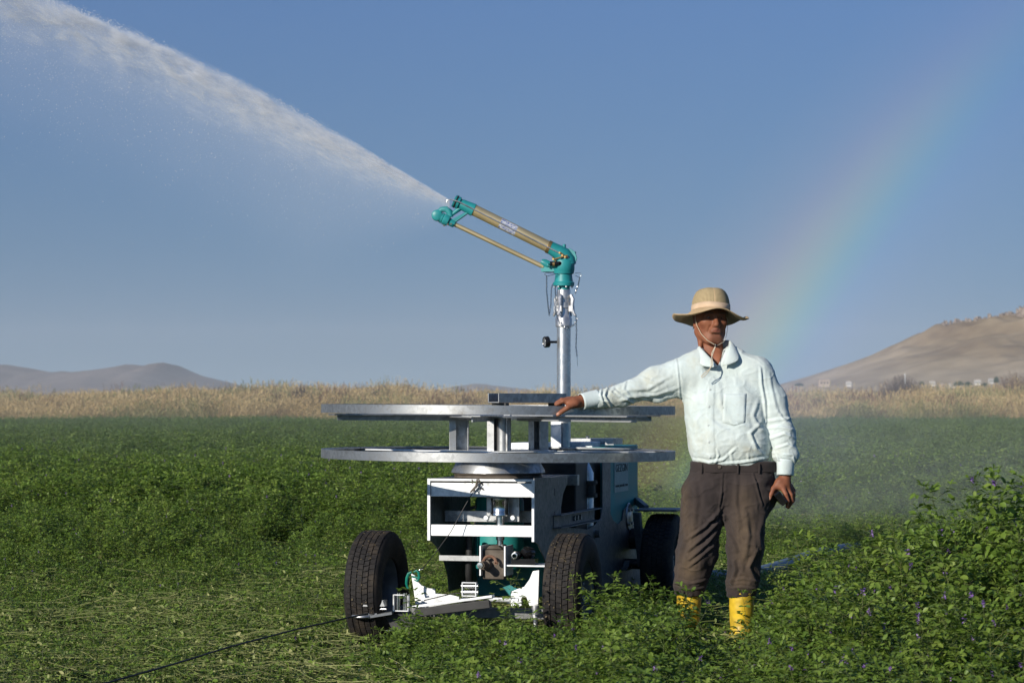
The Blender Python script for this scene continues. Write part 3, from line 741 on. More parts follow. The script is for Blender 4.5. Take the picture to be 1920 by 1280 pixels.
# sign
q0 = QX(1151, 868, SW); q1 = QX(1180, 920, SW); yS0, yS1 = QX(1152, 890, SW).y, QX(1178, 890, SW).y
sgn = MB().bbox((SW - .0028, yS0, QX(1160, 922, SW).z), (SW + .0005, yS1, QX(1160, 864, SW).z)).build('sign', M['panel'], cart)
def text_mesh(s, size, mat, name, parent, M4, sx_=1.0, bold=.0):
    cu = bpy.data.curves.new(name, 'FONT'); cu.body = s; cu.size = size; cu.align_x = 'CENTER'; cu.align_y = 'CENTER'; cu.extrude = .0006; cu.offset = bold; cu.resolution_u = 2
    t = bpy.data.objects.new(name, cu); me = bpy.data.meshes.new_from_object(t); bpy.data.objects.remove(t)
    me.transform(M4 @ Matrix.Diagonal((sx_, 1, 1, 1))); me.materials.append(mat); me.name = name
    o = bpy.data.objects.new(name, me); COL.objects.link(o); o.parent = parent; return o
RX = Matrix(((0, 0, 1, 0), (1, 0, 0, 0), (0, 1, 0, 0), (0, 0, 0, 1)))     # text x -> +y, text y -> +z, normal -> +x
def sidetext(s, py, size, wd):
    q = QX(1165, py, SW); o = text_mesh(s, size, M['ink'], 'lettering', sgn, Matrix.Translation((SW + .0016, (yS0 + yS1) / 2, q.z)) @ RX, 1.0)
    ys_ = [v.co.y for v in o.data.vertices]; k = wd / (max(ys_) - min(ys_)); c_ = (yS0 + yS1) / 2
    for v in o.data.vertices: v.co.y = c_ + (v.co.y - c_) * k
sidetext('GEZGIN', 877, .062, (yS1 - yS0) * .84); sidetext('www.yuzuak.com', 909, .026, (yS1 - yS0) * .88)
# round bearing boss and pillow block on the side plate
q = QX(1177, 968, SW); MB().lathe((SW + .006, q.y, q.z), (1, 0, 0), [(.001, .012), (.03, .012), (.035, .008), (.075, .008), (.08, 0)], 28).build('bearing_cover', M['galv'], cart)
for k in range(4):
    a = .785 + 1.571 * k; MB().lathe((SW + .014, q.y + .055 * math.cos(a), q.z + .055 * math.sin(a)), (1, 0, 0), [(.001, .009), (.010, .009), (.010, 0)], 6, False).build('bolt', M['galv'], cart)
q = QX(1170, 1060, SW); pb = MB(); pb.prism([(-.11, 0), (.11, 0), (.11, .015), (.06, .02), (.045, .045), (0, .06), (-.045, .045), (-.06, .02), (-.11, .015)], (SW + .0065, q.y, q.z - .02), (0, 1, 0), (0, 0, 1), .035)
pb.build('axle_clamp', M['galv_shade'], cart, .003)
q = QX(1113, 1000, SW); MB().lathe((SW + .006, q.y, q.z), (1, 0, 0), [(.001, .03), (.02, .03), (.022, .004), (.03, 0)], 20).build('grease_cap', M['galv_shade'], cart)
# outrigger channel at the side
a, c_ = QX(1042, 978, SW + .02), QX(1118, 972, SW + .02)
ch = MB(); zc0, zc1 = a.z - .035, a.z + .035
ch.bbox((SW + .0065, a.y, zc0), (SW + .0105, c_.y, zc1)); ch.bbox((SW + .011, a.y, zc1 - .006), (SW + .05, c_.y, zc1)); ch.bbox((SW + .011, a.y, zc0), (SW + .05, c_.y, zc0 + .006))
ch.build('side_channel', M['galv_shade'], cart, .002)
for k in range(3): MB().lathe((SW + .0106, a.y + .42 + .07 * k, a.z), (1, 0, 0), [(.001, .01), (.013, .01), (.014, 0)], 10).build('bolt', M['galv'], cart)
# cross beam and vertical delivery pipe with elbow
yP = 1.05
zpt = QW(1100, 876, 13 + yP * .9).z; pp = [QX(1101, 975, .05), QX(1101, 955, .05), QX(1101, 905, .05)]
pv = QW(1101, 940, 13.9)
MB().tube([(pv.x, pv.y, .46), (pv.x, pv.y, .82), (pv.x - .02, pv.y, .86), (pv.x - .07, pv.y, .90), (pv.x - .15, pv.y, .915), (pv.x - .25, pv.y, .90)], .035, 20).build('delivery_pipe', M['pipe'], cart)
MB().lathe((pv.x, pv.y, 0), (0, 0, 1), [(.036, .69), (.055, .69), (.055, .71), (.044, .712), (.044, .76), (.055, .762), (.055, .78), (.036, .78)], 24).build('pipe_coupling', M['black'], cart)
zcb = QW(1090, 898, 13.7).z
MB().bbox((-SW + .001, .62, zcb - .028), (SW - .001, .66, zcb + .028)).build('cross_beam', M['galv'], cart, .002)
# rear deck boxes seen above the lower ring
b = MB(); q = QW(1005, 830, 13.95); b.bbox((-.13, .72, .90), (.03, .98, QW(1000, 828, 14).z)); b.build('deck_box', M['galv_lit'], cart, .003)
q0 = QW(1062, 836, 14.3); q1 = QW(1125, 828, 14.3); b = MB().bbox((q0.x - .02, 1.3, .90), (q1.x - .02, 1.5, q1.z)); b.build('deck_box', M['galv_lit'], cart, .003)
q0 = QW(1072, 826, 14.5); q1 = QW(1158, 823, 14.5); b = MB().bbox((q0.x, 1.52, q0.z - .022), (q1.x, 1.75, q1.z + .004)); b.lathe((q0.x + .08, 1.6, q1.z), (0, 0, 1), [(.006, 0), (.006, .012), (.014, .014), (.001, .02)], 12); b.build('hatch_lid', M['galv'], cart, .002)
# --- turntable, spool
b = MB().lathe((0, 0, 0), (0, 0, 1), [(.15, .918), (.205, .916), (.235, .862), (.237, .850), (.19, .8495)], 60); b.build('turntable_cone', M['galv'], cart)
b = MB().lathe((0, 0, 0), (0, 0, 1), [(.19, .849), (.228, .848), (.228, .843), (.215, .841), (.222, .836), (.222, zt + .002), (.1, zt + .002)], 60); b.build('turntable_ring', M['iron'], cart)
RO = .895; tilt = Matrix.Rotation(R(.38), 4, Vector((-SN, CS, 0)) if False else LY) ; Tl = Matrix.Rotation(R(.38), 4, Vector((-math.sin(R(15)), math.cos(R(15)), 0)))
def spool(mb, zc_): return mb.xf(Matrix.Translation((0, 0, zc_)) @ Tl @ Matrix.Translation((0, 0, -zc_)))
def ring(z0, z1, name):
    b = MB(); t = .006
    b.lathe((0, 0, 0), (0, 0, 1), [(RO, z0), (RO, z1), (RO - t, z1), (RO - t, z1 - .004), (RO - .036, z1 - .004), (RO - .036, z1 - .008), (RO - t, z1 - .008), (RO - t, z0 + .008), (RO - .036, z0 + .008), (RO - .036, z0 + .004), (RO - t, z0 + .004), (RO - t, z0)], 220, True, True)
    return spool(b, z0).build(name, M['galv'], cart)
Z1a, Z1b = .921, .965; Z2a, Z2b = 1.147, 1.190
lo_r = ring(Z1a, Z1b, 'lower_ring'); up_r = ring(Z2a, Z2b, 'upper_ring')
hub_r = .26
def spokes(z, par, angs, th=.008, wd=.09):
    for a in angs:
        d = Vector((math.cos(a), math.sin(a), 0)); b = MB().bar(d * .12 + Vector((0, 0, z)), d * (RO - .008) + Vector((0, 0, z)), wd, th)
        spool(b, z).build('spoke', M['galv_lit' if par is lo_r else 'galv'], par, .001)
        b = MB().bar(d * .12 + Vector((0, 0, z - .016)), d * (RO - .04) + Vector((0, 0, z - .016)), .006, .024); spool(b, z).build('rib', M['galv'], par)
A6 = [R(15 + 22 + 60 * k) for k in range(6)]
spokes(Z1b - .014, lo_r, A6); spokes(Z2a - .008, up_r, A6)
spool(MB().lathe((0, 0, 0), (0, 0, 1), [(.05, Z1b - .009), (.30, Z1b - .009), (.30, Z1b - .003), (.05, Z1b - .003)], 48, True, True), Z1a).build('hub_plate', M['galv_lit'], lo_r)
spool(MB().lathe((0, 0, 0), (0, 0, 1), [(.05, Z2a - .02), (.28, Z2a - .02), (.28, Z2a - .013), (.05, Z2a - .013)], 48, True, True), Z2a).build('hub_plate', M['galv'], up_r)
# hub posts: C channels with their opening outward
for px, dy, wpx, rz in ((861, 0, 36, .25), (936, -.22, 38, .0), (1010, .02, 26, -.35), (936, .24, 38, 3.14)):
    c = QW(px, 810, 13 + dy * .97); wd = wpx / F * 13; b = MB(); dd = .075
    z0, z1 = Z1b - .002, Z2a - .0205
    b.bbox((-wd / 2, -dd / 2, z0), (-wd / 2 + .006, dd / 2, z1)); b.bbox((-wd / 2 + .0065, dd / 2 - .006, z0), (wd / 2 - .0065, dd / 2, z1)); b.bbox((wd / 2 - .006, -dd / 2, z0), (wd / 2, dd / 2, z1))
    b.bbox((-wd / 2, -dd / 2 - .004, z0), (-wd / 2 + .035, -dd / 2 - .0005, z1))
    if px == 936: b.tube([(wd / 2 - .03, 0, z0), (wd / 2 - .03, 0, z1)], .035, 16)
    b.xf(Matrix.Translation((c.x, c.y, 0)) @ Matrix.Rotation(rz, 4, 'Z')); b.build('hub_post', M['galv'], cart, .0015)
# U channel lying on the upper ring
a = QW(925, 747, 12.30); c_ = QW(1052, 749, 12.75); d = (c_ - a); d.z = 0; L = d.length; ang = math.atan2(d.y, d.x)
zz = QW(925, 755, 12.3).z; hC = 18 / F * 12.3; wC = 26 / F * 12.3
b = MB(); wc = wC / 2
b.bbox((0, -wc, 0), (L, wc, .005)); b.bbox((0, -wc, .0055), (L, -wc + .005, hC)); b.bbox((0, wc - .005, .0055), (L, wc, hC))
b.xf(Matrix.Translation((a.x, a.y, zz)) @ Matrix.Rotation(ang, 4, 'Z')); b.build('channel_bar', M['galv'], cart, .001)
for t in (.1, .93): MB().bbox((a.x + d.x * t - .035, a.y + d.y * t - .03, Z2b - .01), (a.x + d.x * t + .035, a.y + d.y * t + .03, zz - .0005)).build('channel_pad', M['black'], cart)
# --- riser pipe and its upright
Yr = 14.2; rp = QW(1057, 700, Yr); rx, ry = rp.x, rp.y
def rz(py): return P(1057, py, Yr).z
riser = MB().lathe((rx, ry, 0), (0, 0, 1), [(.001, .40), (.0385, .40), (.0385, rz(612)), (.001, rz(612))], 40).build('riser_pipe', M['pipe'], cart)
q = QW(1042, 800, 14.1); b = MB(); b.bbox((q.x - .028, q.y, .75), (q.x - .022, q.y + .10, Z2a - .03)); b.bbox((q.x - .0215, q.y, .75), (q.x + .03, q.y + .006, Z2a - .03)); b.build('riser_bracket', M['galv_lit'], cart, .001)
q = QW(1075, 782, 14.1); MB().bbox((q.x - .06, q.y, q.z - .004), (q.x + .035, q.y + .08, q.z + .012)).build('riser_clamp', M['black'], cart, .003)
b = MB().lathe((rx, ry, 0), (0, 0, 1), [(.0387, rz(613)), (.0455, rz(611.5)), (.046, rz(598)), (.039, rz(592)), (.036, rz(590)), (.036, rz(578)), (.041, rz(577)), (.041, rz(567)), (.034, rz(566)), (.034, rz(560)), (.037, rz(559)), (.0375, rz(545)), (.036, rz(543)), (.001, rz(543))], 36)
cpl = b.build('coupling', M['alu'], riser)
for k in range(4):                                             # lever clamps around the coupling
    a_ = R(-100 + 85 * k); d = Vector((math.cos(a_), math.sin(a_), 0)); o = Vector((rx, ry, 0)); s_ = Vector((-d.y, d.x, 0))
    b = MB().tube([o + d * .044 + UP * rz(553), o + d * .056 + UP * rz(561), o + d * .052 + UP * rz(574), o + d * .058 + UP * rz(584), o + d * .072 + UP * rz(592)], [.010, .013, .012, .011, .006], 8)
    b.box(o + d * .050 + UP * rz(579), (.024, .024, .03), Matrix.Rotation(a_, 3, 'Z')); b.build('clamp_lever', M['alu'], riser, .002)
# pressure gauge
g0 = QW(1042, 641, Yr); g1 = QW(1029, 641, Yr - .02)
b = MB().tube([(rx - .03, ry - .01, g0.z), (g1.x, g1.y, g1.z)], .007, 10)
gd = Vector((-.80, -.5, -.1)).normalized() ; gc = Vector((g1.x - .012, g1.y - .006, g1.z))
b.lathe(gc, gd, [(.001, -.016), (.026, -.016), (.031, -.012), (.031, .010), (.028, .014), (.026, .011)], 28); gau = b.build('pressure_gauge', M['blackgloss'], riser)
MB().lathe(gc, gd, [(.001, .0115), (.024, .011)], 28).build('gauge_face', M['alu'], gau)
# --- water gun
def W(px, py, dy=0): return QW(px, py, Yr + dy)
tip, base = W(852, 379), W(1062, 482)
ax = (W(862, 384) - W(1050, 474)).normalized()
b = MB().lathe((rx, ry, 0), (0, 0, 1), [(.001, rz(543.5)), (.034, rz(543.5)), (.034, rz(537)), (.058, rz(536)), (.060, rz(530)), (.052, rz(528)), (.047, rz(516)), (.047, rz(514)), (.056, rz(513)), (.058, rz(508)), (.060, rz(507)), (.061, rz(490)), (.056, rz(487)), (.001, rz(486.5))], 40)
gun = b.build('water_gun', M['teal'], cart)
for k in range(7):
    a_ = R(-160 + 50 * k); MB().lathe((rx + .052 * math.cos(a_), ry + .052 * math.sin(a_), rz(536.5)), (0, 0, -1), [(.001, .008), (.006, .008), (.006, 0)], 6, False).build('flange_bolt', M['alu'], gun)
# elbow
cU = W(1063, 492); e = [W(1063, 496), W(1062, 487), W(1056, 478), W(1046, 472), W(1034, 465.5), W(1029, 463)]
b = MB().tube(e, [.052, .050, .045, .040, .036, .036], 28); b.lathe(W(1075, 478), (.3, 0, 1), [(.001, -.045), (.012, -.045), (.012, .02), (.001, .022)], 10)
b.tube([W(1058, 472), W(1058, 458)], .0095, 10); b.prism([(0, -.03), (.05, -.035), (.062, .0), (.05, .035), (.02, .055), (0, .045)], W(1062, 484, .006), (1, 0, 0), (0, 0, 1), .012)
b.build('elbow', M['teal'], gun, .0015)
# barrel
p0, p1 = W(1034, 465.5), W(884, 391.5)
b = MB().tube([p0, p1], .032, 36); br = b.build('barrel', M['gold'], gun)
MB().lathe(W(1031, 464), ax, [(.033, -.004), (.037, -.002), (.037, .014), (.033, .016)], 30).build('barrel_collar', M['brass'], gun)
b = MB().lathe(W(888, 394), ax, [(.0325, -.002), (.036, -.001), (.034, .02), (.030, .07), (.026, .085), (.0345, .088), (.0345, .102), (.028, .104), (.028, .110), (.035, .112), (.035, .120), (.022, .122), (.019, .118), (.019, .05)], 34)
noz = b.build('nozzle', M['teal'], gun)
MB().lathe(W(888, 394), ax, [(.029, .1035), (.0375, .105), (.0375, .1105), (.029, .1115)], 24).build('nozzle_gasket', M['black'], gun)
# label sticker wrapped on the barrel
m_s, nt, bs_ = new_mat('barrel sticker'); t = tex(nt, scale=60, detail=2, sc=(1, 1, 3)); nt.links.new(ramp(nt, t, [(.42, (.12, .16, .35)), (.5, (.5, .52, .56))]), bs_.inputs['Base Color']); setin(bs_, Roughness=.3)
s0, s1 = W(968, 433), W(938, 418); u = Vector((0, 0, 1)).cross(ax).normalized(); v2 = ax.cross(u); vs_ = []; fs_ = []
for i, p in enumerate((s0, s1)):
    for j in range(9):
        a_ = R(-95 + 14 * j + 90 - 12); dirv = (-u if u.y > 0 else u) * math.cos(a_ - R(40)) + (v2 if v2.z > 0 else -v2) * math.sin(a_ - R(40) + .0)
        vs_.append(p + dirv.normalized() * .0326)
for j in range(8): fs_.append((j, j + 1, 9 + j + 1, 9 + j))
mesh_obj('label_sticker', vs_, fs_, m_s, gun)
# lower tube and drive head
b = MB().tube([W(1019, 500), W(849, 419)], .0125, 16); b.build('drive_tube', M['gold'], gun)
b = MB().tube([W(1066, 483, -.05), W(861, 378.5, -.045), W(845, 374, -.045), W(838, 375.5, -.045), W(838, 380, -.045)], .0035, 8); b.build('trip_rod', M['alu'], gun)
b = MB()                                                       # bracket joining nozzle and turbine head
for (s, t_) in (((872, 401), (842, 417)), ((880, 396), (852, 416))):
    b.bar(W(*s), W(*t_), .012, .022, (0, 1, 0))
b.tube([W(862, 391), W(845, 404), W(836, 412)], [.014, .010, .010], 10)
b.lathe(W(845, 417), ax, [(.001, -.025), (.020, -.024), (.021, .012), (.001, .013)], 18); b.build('head_bracket', M['teal'], gun, .001)
b = MB().lathe(W(838, 413), ax, [(.001, -.01), (.030, -.01), (.032, .0), (.032, .018), (.026, .024), (.030, .026), (.030, .036), (.001, .040)], 26)
b.lathe(W(820, 404), Vector((.2, -1, 0)).normalized(), [(.001, -.03), (.022, -.03), (.030, -.024), (.032, .0), (.030, .024), (.022, .03), (.001, .03)], 24)
b.tube([W(845, 407), W(843, 398), W(836, 392), W(828, 393), W(820, 399)], [.016, .019, .018, .016, .012], 12)
b.tube([W(820, 409), W(826, 416)], .008, 8)
b.build('turbine_head', M['teal'], gun)
for q in ((840, 421), (833, 423), (846, 420)):
    MB().lathe(W(q[0], q[1], -.03), (0, -1, 0), [(.001, .006), (.005, .006), (.005, 0)], 6, False).build('bolt', M['iron'], gun)
# drive gear housing on the left of the swivel
b = MB(); h0, h1 = W(1015, 511), W(1056, 488)
b.box(((h0.x + h1.x) / 2, ry, (h0.z + h1.z) / 2 - .004), (abs(h1.x - h0.x), .075, .050)); b.lathe(W(1021, 493), ax, [(.001, .022), (.014, .02), (.022, .0), (.022, -.03), (.001, -.03)], 18)
for k in range(4): b.lathe(W(1026 + 7 * k, 497, -.036), (1, 0, 0), [(.010, 0), (.013, .004), (.013, .008), (.010, .011)], 14)
b.build('gear_housing', M['teal'], gun, .003)
b = MB().tube([W(1031, 494, -.055), W(1048, 494, -.055)], .012, 12).tube([W(1048, 494, -.055), W(1058, 492, -.03)], [.012, .016], 12); b.build('adjuster', M['blackgloss'], gun)
MB().tube([W(1040, 495, -.057), W(1036, 495.5, -.057)], .0135, 12).build('adjuster_cap', M['brass'], gun)
b = MB()
for (s, t_) in (((1036, 487), (1064, 479)), ((1051, 474), (1063, 483)), ((1036, 482), (1042, 490)), ((1052, 480), (1064, 482))): b.tube([W(*s, -.055), W(*t_, -.055)], .0045, 8)
for q in ((1038, 486), (1055, 479), (1060, 482), (1050, 474)): b.lathe(W(q[0], q[1], -.05), (0, -1, 0), [(.001, .012), (.0055, .012), (.0055, 0)], 8)
b.build('trip_linkage', M['brass'], gun)
# wire hoops and chains
def chain(pts, parent, name='chain', L=.011):
    """links alternate by 90 degrees along the polyline"""
    P_ = [Vector(p) for p in pts]; segs = [(P_[i + 1] - P_[i]).length for i in range(len(P_) - 1)]; tot = sum(segs); n = int(tot / L); b = MB()
    for k in range(n):
        s = tot * (k + .5) / n; i = 0
        while i < len(segs) - 1 and s > segs[i]: s -= segs[i]; i += 1
        p = P_[i].lerp(P_[i + 1], s / segs[i]); d = (P_[i + 1] - P_[i]).normalized(); u = d.orthogonal().normalized(); u = u if k % 2 else d.cross(u)
        b.tube([p + d * (L * .72) * math.cos(t) + u * (L * .36) * math.sin(t) for t in [k2 * 1.0472 for k2 in range(7)]], .0016, 5, False)
    return b.build(name, M['chrome'], parent)
MB().tube([W(1047, 514, -.05), W(1035, 512, -.05), W(1024, 511, -.05), W(1021, 514, -.05), W(1025, 518, -.05), W(1040, 514, -.055)], .002, 6).build('wire_hoop', M['chrome'], gun)
MB().tube([W(1078, 512, -.03), W(1088, 512, -.03), W(1090, 516, -.03), W(1086, 520, -.03), W(1078, 516, -.03)], .002, 6).build('wire_hoop', M['chrome'], gun)
chain([W(1025, 517, -.05), W(1025, 545, -.05), W(1028, 575, -.05), W(1030, 590, -.05), W(1033, 570, -.05), W(1034, 540, -.05), W(1036, 533, -.05)], gun)
chain([W(1041, 535, -.06), W(1042, 555, -.06), W(1041, 580, -.06), W(1047, 600, -.06), W(1053, 611, -.06), W(1064, 615, -.06), W(1076, 609, -.05), W(1083, 597, -.04)], gun)
chain([W(1087, 520, -.03), W(1084, 535, -.03), W(1078, 550, -.03)], gun)
chain([W(1080, 590, -.04), W(1081, 620, -.04), W(1080, 650, -.04), W(1082, 668, -.04)], gun)
MB().tube([W(1082, 668, -.04), W(1083, 686, -.04)], .0015, 6).build('chain_pin', M['chrome'], gun)

# --- wheels
m_t, nt, bt = new_mat('tyre rubber')
n1 = tex(nt, scale=9, detail=6, rough=.7); n2 = tex(nt, scale=60, detail=4)
dr = ramp(nt, n1, [(.5, (0, 0, 0)), (.68, (1, 1, 1))]); 
nt.links.new(mixc(nt, math_(nt, 'MULTIPLY', dr, .55), ramp(nt, n2, [(.3, (.010, .009, .009)), (.7, (.024, .021, .020))]), (.08, .06, .04)), bt.inputs['Base Color']); setin(bt, Roughness=.78, Specular_IOR_Level=.3)
bump(nt, bt, n2, .25, .002)
m_mud, nt, bt = new_mat('dried mud and straw bits'); setin(bt, Roughness=.95); nt.links.new(ramp(nt, tex(nt, scale=40), [(.35, (.07, .055, .03)), (.65, (.18, .14, .08))]), bt.inputs['Base Color'])
m_rim = mat_two('silver wheel rim', (.11, .12, .13), (.2, .21, .22), 12, .5, .4)
def wheel(lx, ly, name='wheel', steer=0, side=1, tread=True):
    rt = MB(); Rr = .286; w_ = .085
    prof = [(.150, -.072), (.165, -.080), (.20, -.090), (.24, -.091), (.265, -.083), (.277, -.070), (.2785, -.066), (.2785, .066), (.277, .070), (.265, .083), (.24, .091), (.20, .090), (.165, .080), (.150, .072)]
    rt.lathe((0, 0, 0), (1, 0, 0), prof, 96)
    rt.lathe((0, 0, 0), (1, 0, 0), [(.150, -.072), (.150, .072)], 96)
    # tread: five ribs of blocks, grooves between them
    nb = 64; rib = [(-.070, -.046), (-.041, -.017), (-.0125, .0125), (.017, .041), (.046, .070)]
    for ri, (x0, x1) in enumerate(rib):
        off = (ri % 2) * .5; sk = (.10 if ri in (0, 4) else .22) * (1 if ri < 2 else -1 if ri > 2 else .6)
        for k in range(nb):
            st = 2 * math.pi / nb; a0 = (k + off) * st; a1 = a0 + st * .86; V_ = []
            for (x, dsk) in ((x0, 0), (x1, sk)):
                for a_ in (a0, a1):
                    an = a_ + dsk * st
                    for r_ in (.272, .2862 if ri in (1, 2, 3) else (.2862 if (x == x1) == (ri == 0) else .2815)):
                        V_.append((x, r_ * math.cos(an), r_ * math.sin(an)))
            rt.add(V_, [(1, 3, 7, 5), (0, 1, 5, 4), (2, 6, 7, 3), (0, 2, 3, 1), (4, 5, 7, 6)])
    Mx = Matrix.Translation((lx, ly, .286)) @ Matrix.Rotation(steer, 4, 'Z')
    ty = rt.xf(Mx).build(name, m_t, cart)
    s = side
    rim = MB().lathe((0, 0, 0), (s, 0, 0), [(.1505, -.070), (.158, -.072), (.160, -.066), (.150, -.060), (.140, -.05), (.13, .0), (.135, .045), (.148, .058), (.160, .064), (.158, .071), (.150, .069), (.146, .060), (.128, .045), (.118, .02), (.095, .012), (.075, .030), (.055, .034), (.03, .034), (.03, .05), (.001, .052)], 48)
    rim.xf(Mx).build('rim', m_rim, ty)
    for k in range(4):
        a_ = .785 + k * 1.571; MB().lathe((s * .034, .055 * math.cos(a_), .055 * math.sin(a_)), (s, 0, 0), [(.009, 0), (.009, .012), (.001, .014)], 6, False).xf(Mx).build('wheel_nut', M['galv'], ty)
    return ty
wheel(-.50, -.44, side=-1); wr = wheel(.50, -.46, side=1); wheel(.50, 1.74, side=1); wheel(-.50, 1.74, side=-1)
# mud flecks and straw stuck on the front tyres
for lx, ly, nn in ((-.5, -.44, 60), (.5, -.46, 80)):
    b = MB()
    for k in range(nn):
        a_ = rnd.uniform(-.4, 2.2); x = rnd.uniform(-.068, .068); r_ = .2868; c = Vector((lx + x, ly - r_ * math.cos(a_), .286 + r_ * math.sin(a_))); s = rnd.uniform(.002, .006)
        b.box(c, (s * rnd.uniform(.5, 2), s * rnd.uniform(.6, 1.8), s * .5), Matrix.Rotation(rnd.uniform(0, 3), 3, 'Z') @ Matrix.Rotation(-(math.pi / 2 - a_) * -1, 3, 'X'))
    tag(b.build('dried_mud', m_mud, cart), kind='stuff')
# silver leaf-shaped reflections: wheel weights are skipped; rear mudguard carriers
for s in (1,):
    q = QX(1228, 972, .50); b = MB().bbox((.36, 1.58, .590), (.60, 1.84, .603)); b.bar((.27, 2.06, .63), (.40, 1.72, .60), .03, .04); b.bar((.38, 1.56, .585), (.40, 1.60, .28), .05, .02); b.build('rear_wheel_carrier', M['galv_shade'], cart, .003)
    b = MB().tube([(.27, 1.9, .42), (.36, 1.9, .42)], .06, 16).build('rear_hub_motor', M['black'], cart)
MB().tube([(-.46, 1.74, .286), (.46, 1.74, .286)], .03, 14).build('rear_axle', M['black'], cart)
# --- front axle beam and bright shaped arms
zf = .286; yf = -.46
b = MB().bbox((-.38, yf - .03, .155), (.38, yf + .03, .205)).build('front_axle_beam', M['galv_shade'], cart, .004)
def armpoly(pts, ly): return [(QY(a, b_, ly).x, QY(a, b_, ly).z) for a, b_ in pts]
la = armpoly([(772, 1074), (779, 1078), (783, 1088), (792, 1097), (806, 1102), (816, 1103), (818, 1112), (845, 1114), (862, 1118), (862, 1128), (800, 1138), (790, 1138), (780, 1130), (776, 1100)], yf - .05)
MB().prism(la, (0, yf - .05, 0), (1, 0, 0), (0, 0, 1), .012).build('front_arm', M['galv_lit'], cart, .001)
ra = armpoly([(1012, 1068), (1000, 1070), (994, 1085), (984, 1099), (972, 1103), (960, 1108), (958, 1125), (950, 1130), (975, 1132), (980, 1118), (988, 1118), (994, 1135), (1010, 1132)], yf - .05)
MB().prism(ra, (0, yf - .05, 0), (1, 0, 0), (0, 0, 1), .012).build('front_arm', M['galv_lit'], cart, .001)
# steering links and rollers of the cable guide
yT = yf - .18
def T(px, py, dy=0): return QY(px, py, yT + dy)
b = MB().bar(T(775, 1137), T(925, 1117), .05, .012); b.build('guide_plate', M['galv_lit'], cart, .002)
b = MB().bar(T(780, 1148), T(920, 1131), .04, .04); b.build('guide_beam', M['black'], cart, .003)  # black stands in for the shade under the guide plate
ru = MB().tube([T(866, 1124), T(891, 1124)], .0125, 14); ru.tube([T(855, 1126), T(866, 1124)], .006, 8); ru.build('guide_cylinder', M['chrome'], cart)
def roller_frame(px0, py0, px1, py1, vertical):
    f = MB(); t = .0045
    A, B_ = T(px0, py1), T(px1, py0); y = A.y
    f.bbox((A.x, y - .012, A.z), (A.x + t, y + .012, B_.z)); f.bbox((B_.x - t, y - .012, A.z), (B_.x, y + .012, B_.z)); f.bbox((A.x + t + .0003, y - .012, B_.z - t), (B_.x - t - .0003, y + .012, B_.z)); f.bbox((A.x + t + .0003, y - .012, A.z), (B_.x - t - .0003, y + .012, A.z + t))
    fo = f.build('roller_frame', M['galv_lit'], cart, .0008)
    for k in (.3, .72):
        if vertical: x = A.x + (B_.x - A.x) * k; r_ = MB().tube([(x, y, A.z + t), (x, y, B_.z - t + .012)], .009, 14)
        else: z = A.z + (B_.z - A.z) * k; r_ = MB().tube([(A.x - .004, y, z), (B_.x + .008, y, z)], .010, 14)
        r_.build('roller', M['chrome'], fo)
roller_frame(738, 1114, 767, 1145, True); roller_frame(867, 1091, 894, 1117, False)
b = MB()
for px in (689, 721): c = T(px, 1130, -.02); b.box(c, (.012, .05, .03)); b.prism([(-.012, -.012), (.014, -.012), (.002, .02)], c + Vector((.007, -.02, 0)), (1, 0, 0), (0, 0, 1), .04)
b.build('guide_ear', M['galv'], cart, .001)
MB().tube([T(693, 1134, -.03), T(718, 1135, -.03)], .0055, 10).tube([T(700, 1141, -.03), T(725, 1141, -.03)], .0045, 10).build('guide_roller', M['chrome'], cart)
c = T(680, 1155, -.05); b = MB().lathe(c, (0, 0, 1), [(.001, -.004), (.052, -.004), (.055, 0), (.052, .009), (.001, .011)], 30); b.bar(c + Vector((.03, 0, 0)), T(735, 1148, -.02), .06, .012); b.bar(c + Vector((.03, 0, .012)), c + Vector((.07, .01, .012)), .03, .01); b.build('guide_pulley', M['galv'], cart, .001)
b = MB().prism([(0, 0), (.17, .0), (.13, -.16), (.08, -.16)], T(722, 1150, .02), (1, 0, 0), (0, 0, 1), .008); b.build('guide_leg', M['black'], cart, .001)  # coloured black for the shadow below the plate
MB().bar(T(725, 1181, -.03), T(748, 1180, -.03), .03, .005).build('foot_pin', M['chrome'], cart)
b = MB()
for i in range(6): b.lathe(T(962 + 7 * (i % 3), 1128 + 5 * (i // 3), -.0), (0, -1, 0), [(.001, .012), (.008, .012), (.009, 0)], 8)
b.bar(T(895, 1120), T(960, 1122), .03, .008); b.tube([T(918, 1123), T(972, 1125)], .011, 12); b.build('steering_rod', M['galv_lit'], cart)
q = QY(1004, 1150, yf - .12); MB().lathe((q.x, q.y, 0), (0, 0, 1), [(.011, q.z - .06), (.011, q.z - .02), (.02, q.z - .018), (.02, q.z), (.015, q.z + .003), (.015, q.z + .02), (.019, q.z + .021), (.019, q.z + .04), (.001, q.z + .042)], 18).build('king_pin', M['alu'], cart)
# green hooks
b = MB()
ha = [T(767 + 6 * math.cos(t), 1088 + 13 * math.sin(t), 0) for t in [R(200 - 30 * k) * -1 for k in range(10)]]
hp = [T(772, 1072), T(766, 1075), T(763, 1083), T(762, 1093), T(764, 1102), T(770, 1101)]
b.tube(hp, [.006, .008, .008, .007, .006, .004], 8); b.tube([T(776, 1072), T(781, 1069), T(785, 1073), T(786, 1083), T(782, 1089), T(777, 1086)], [.005, .006, .007, .007, .006, .004], 8)
b.tube([T(772, 1080), T(784, 1083)], .005, 8); hk = b.build('hook', M['hook'], cart)
chain([T(782, 1072), T(788, 1068), T(793, 1064)], cart, 'shackle')
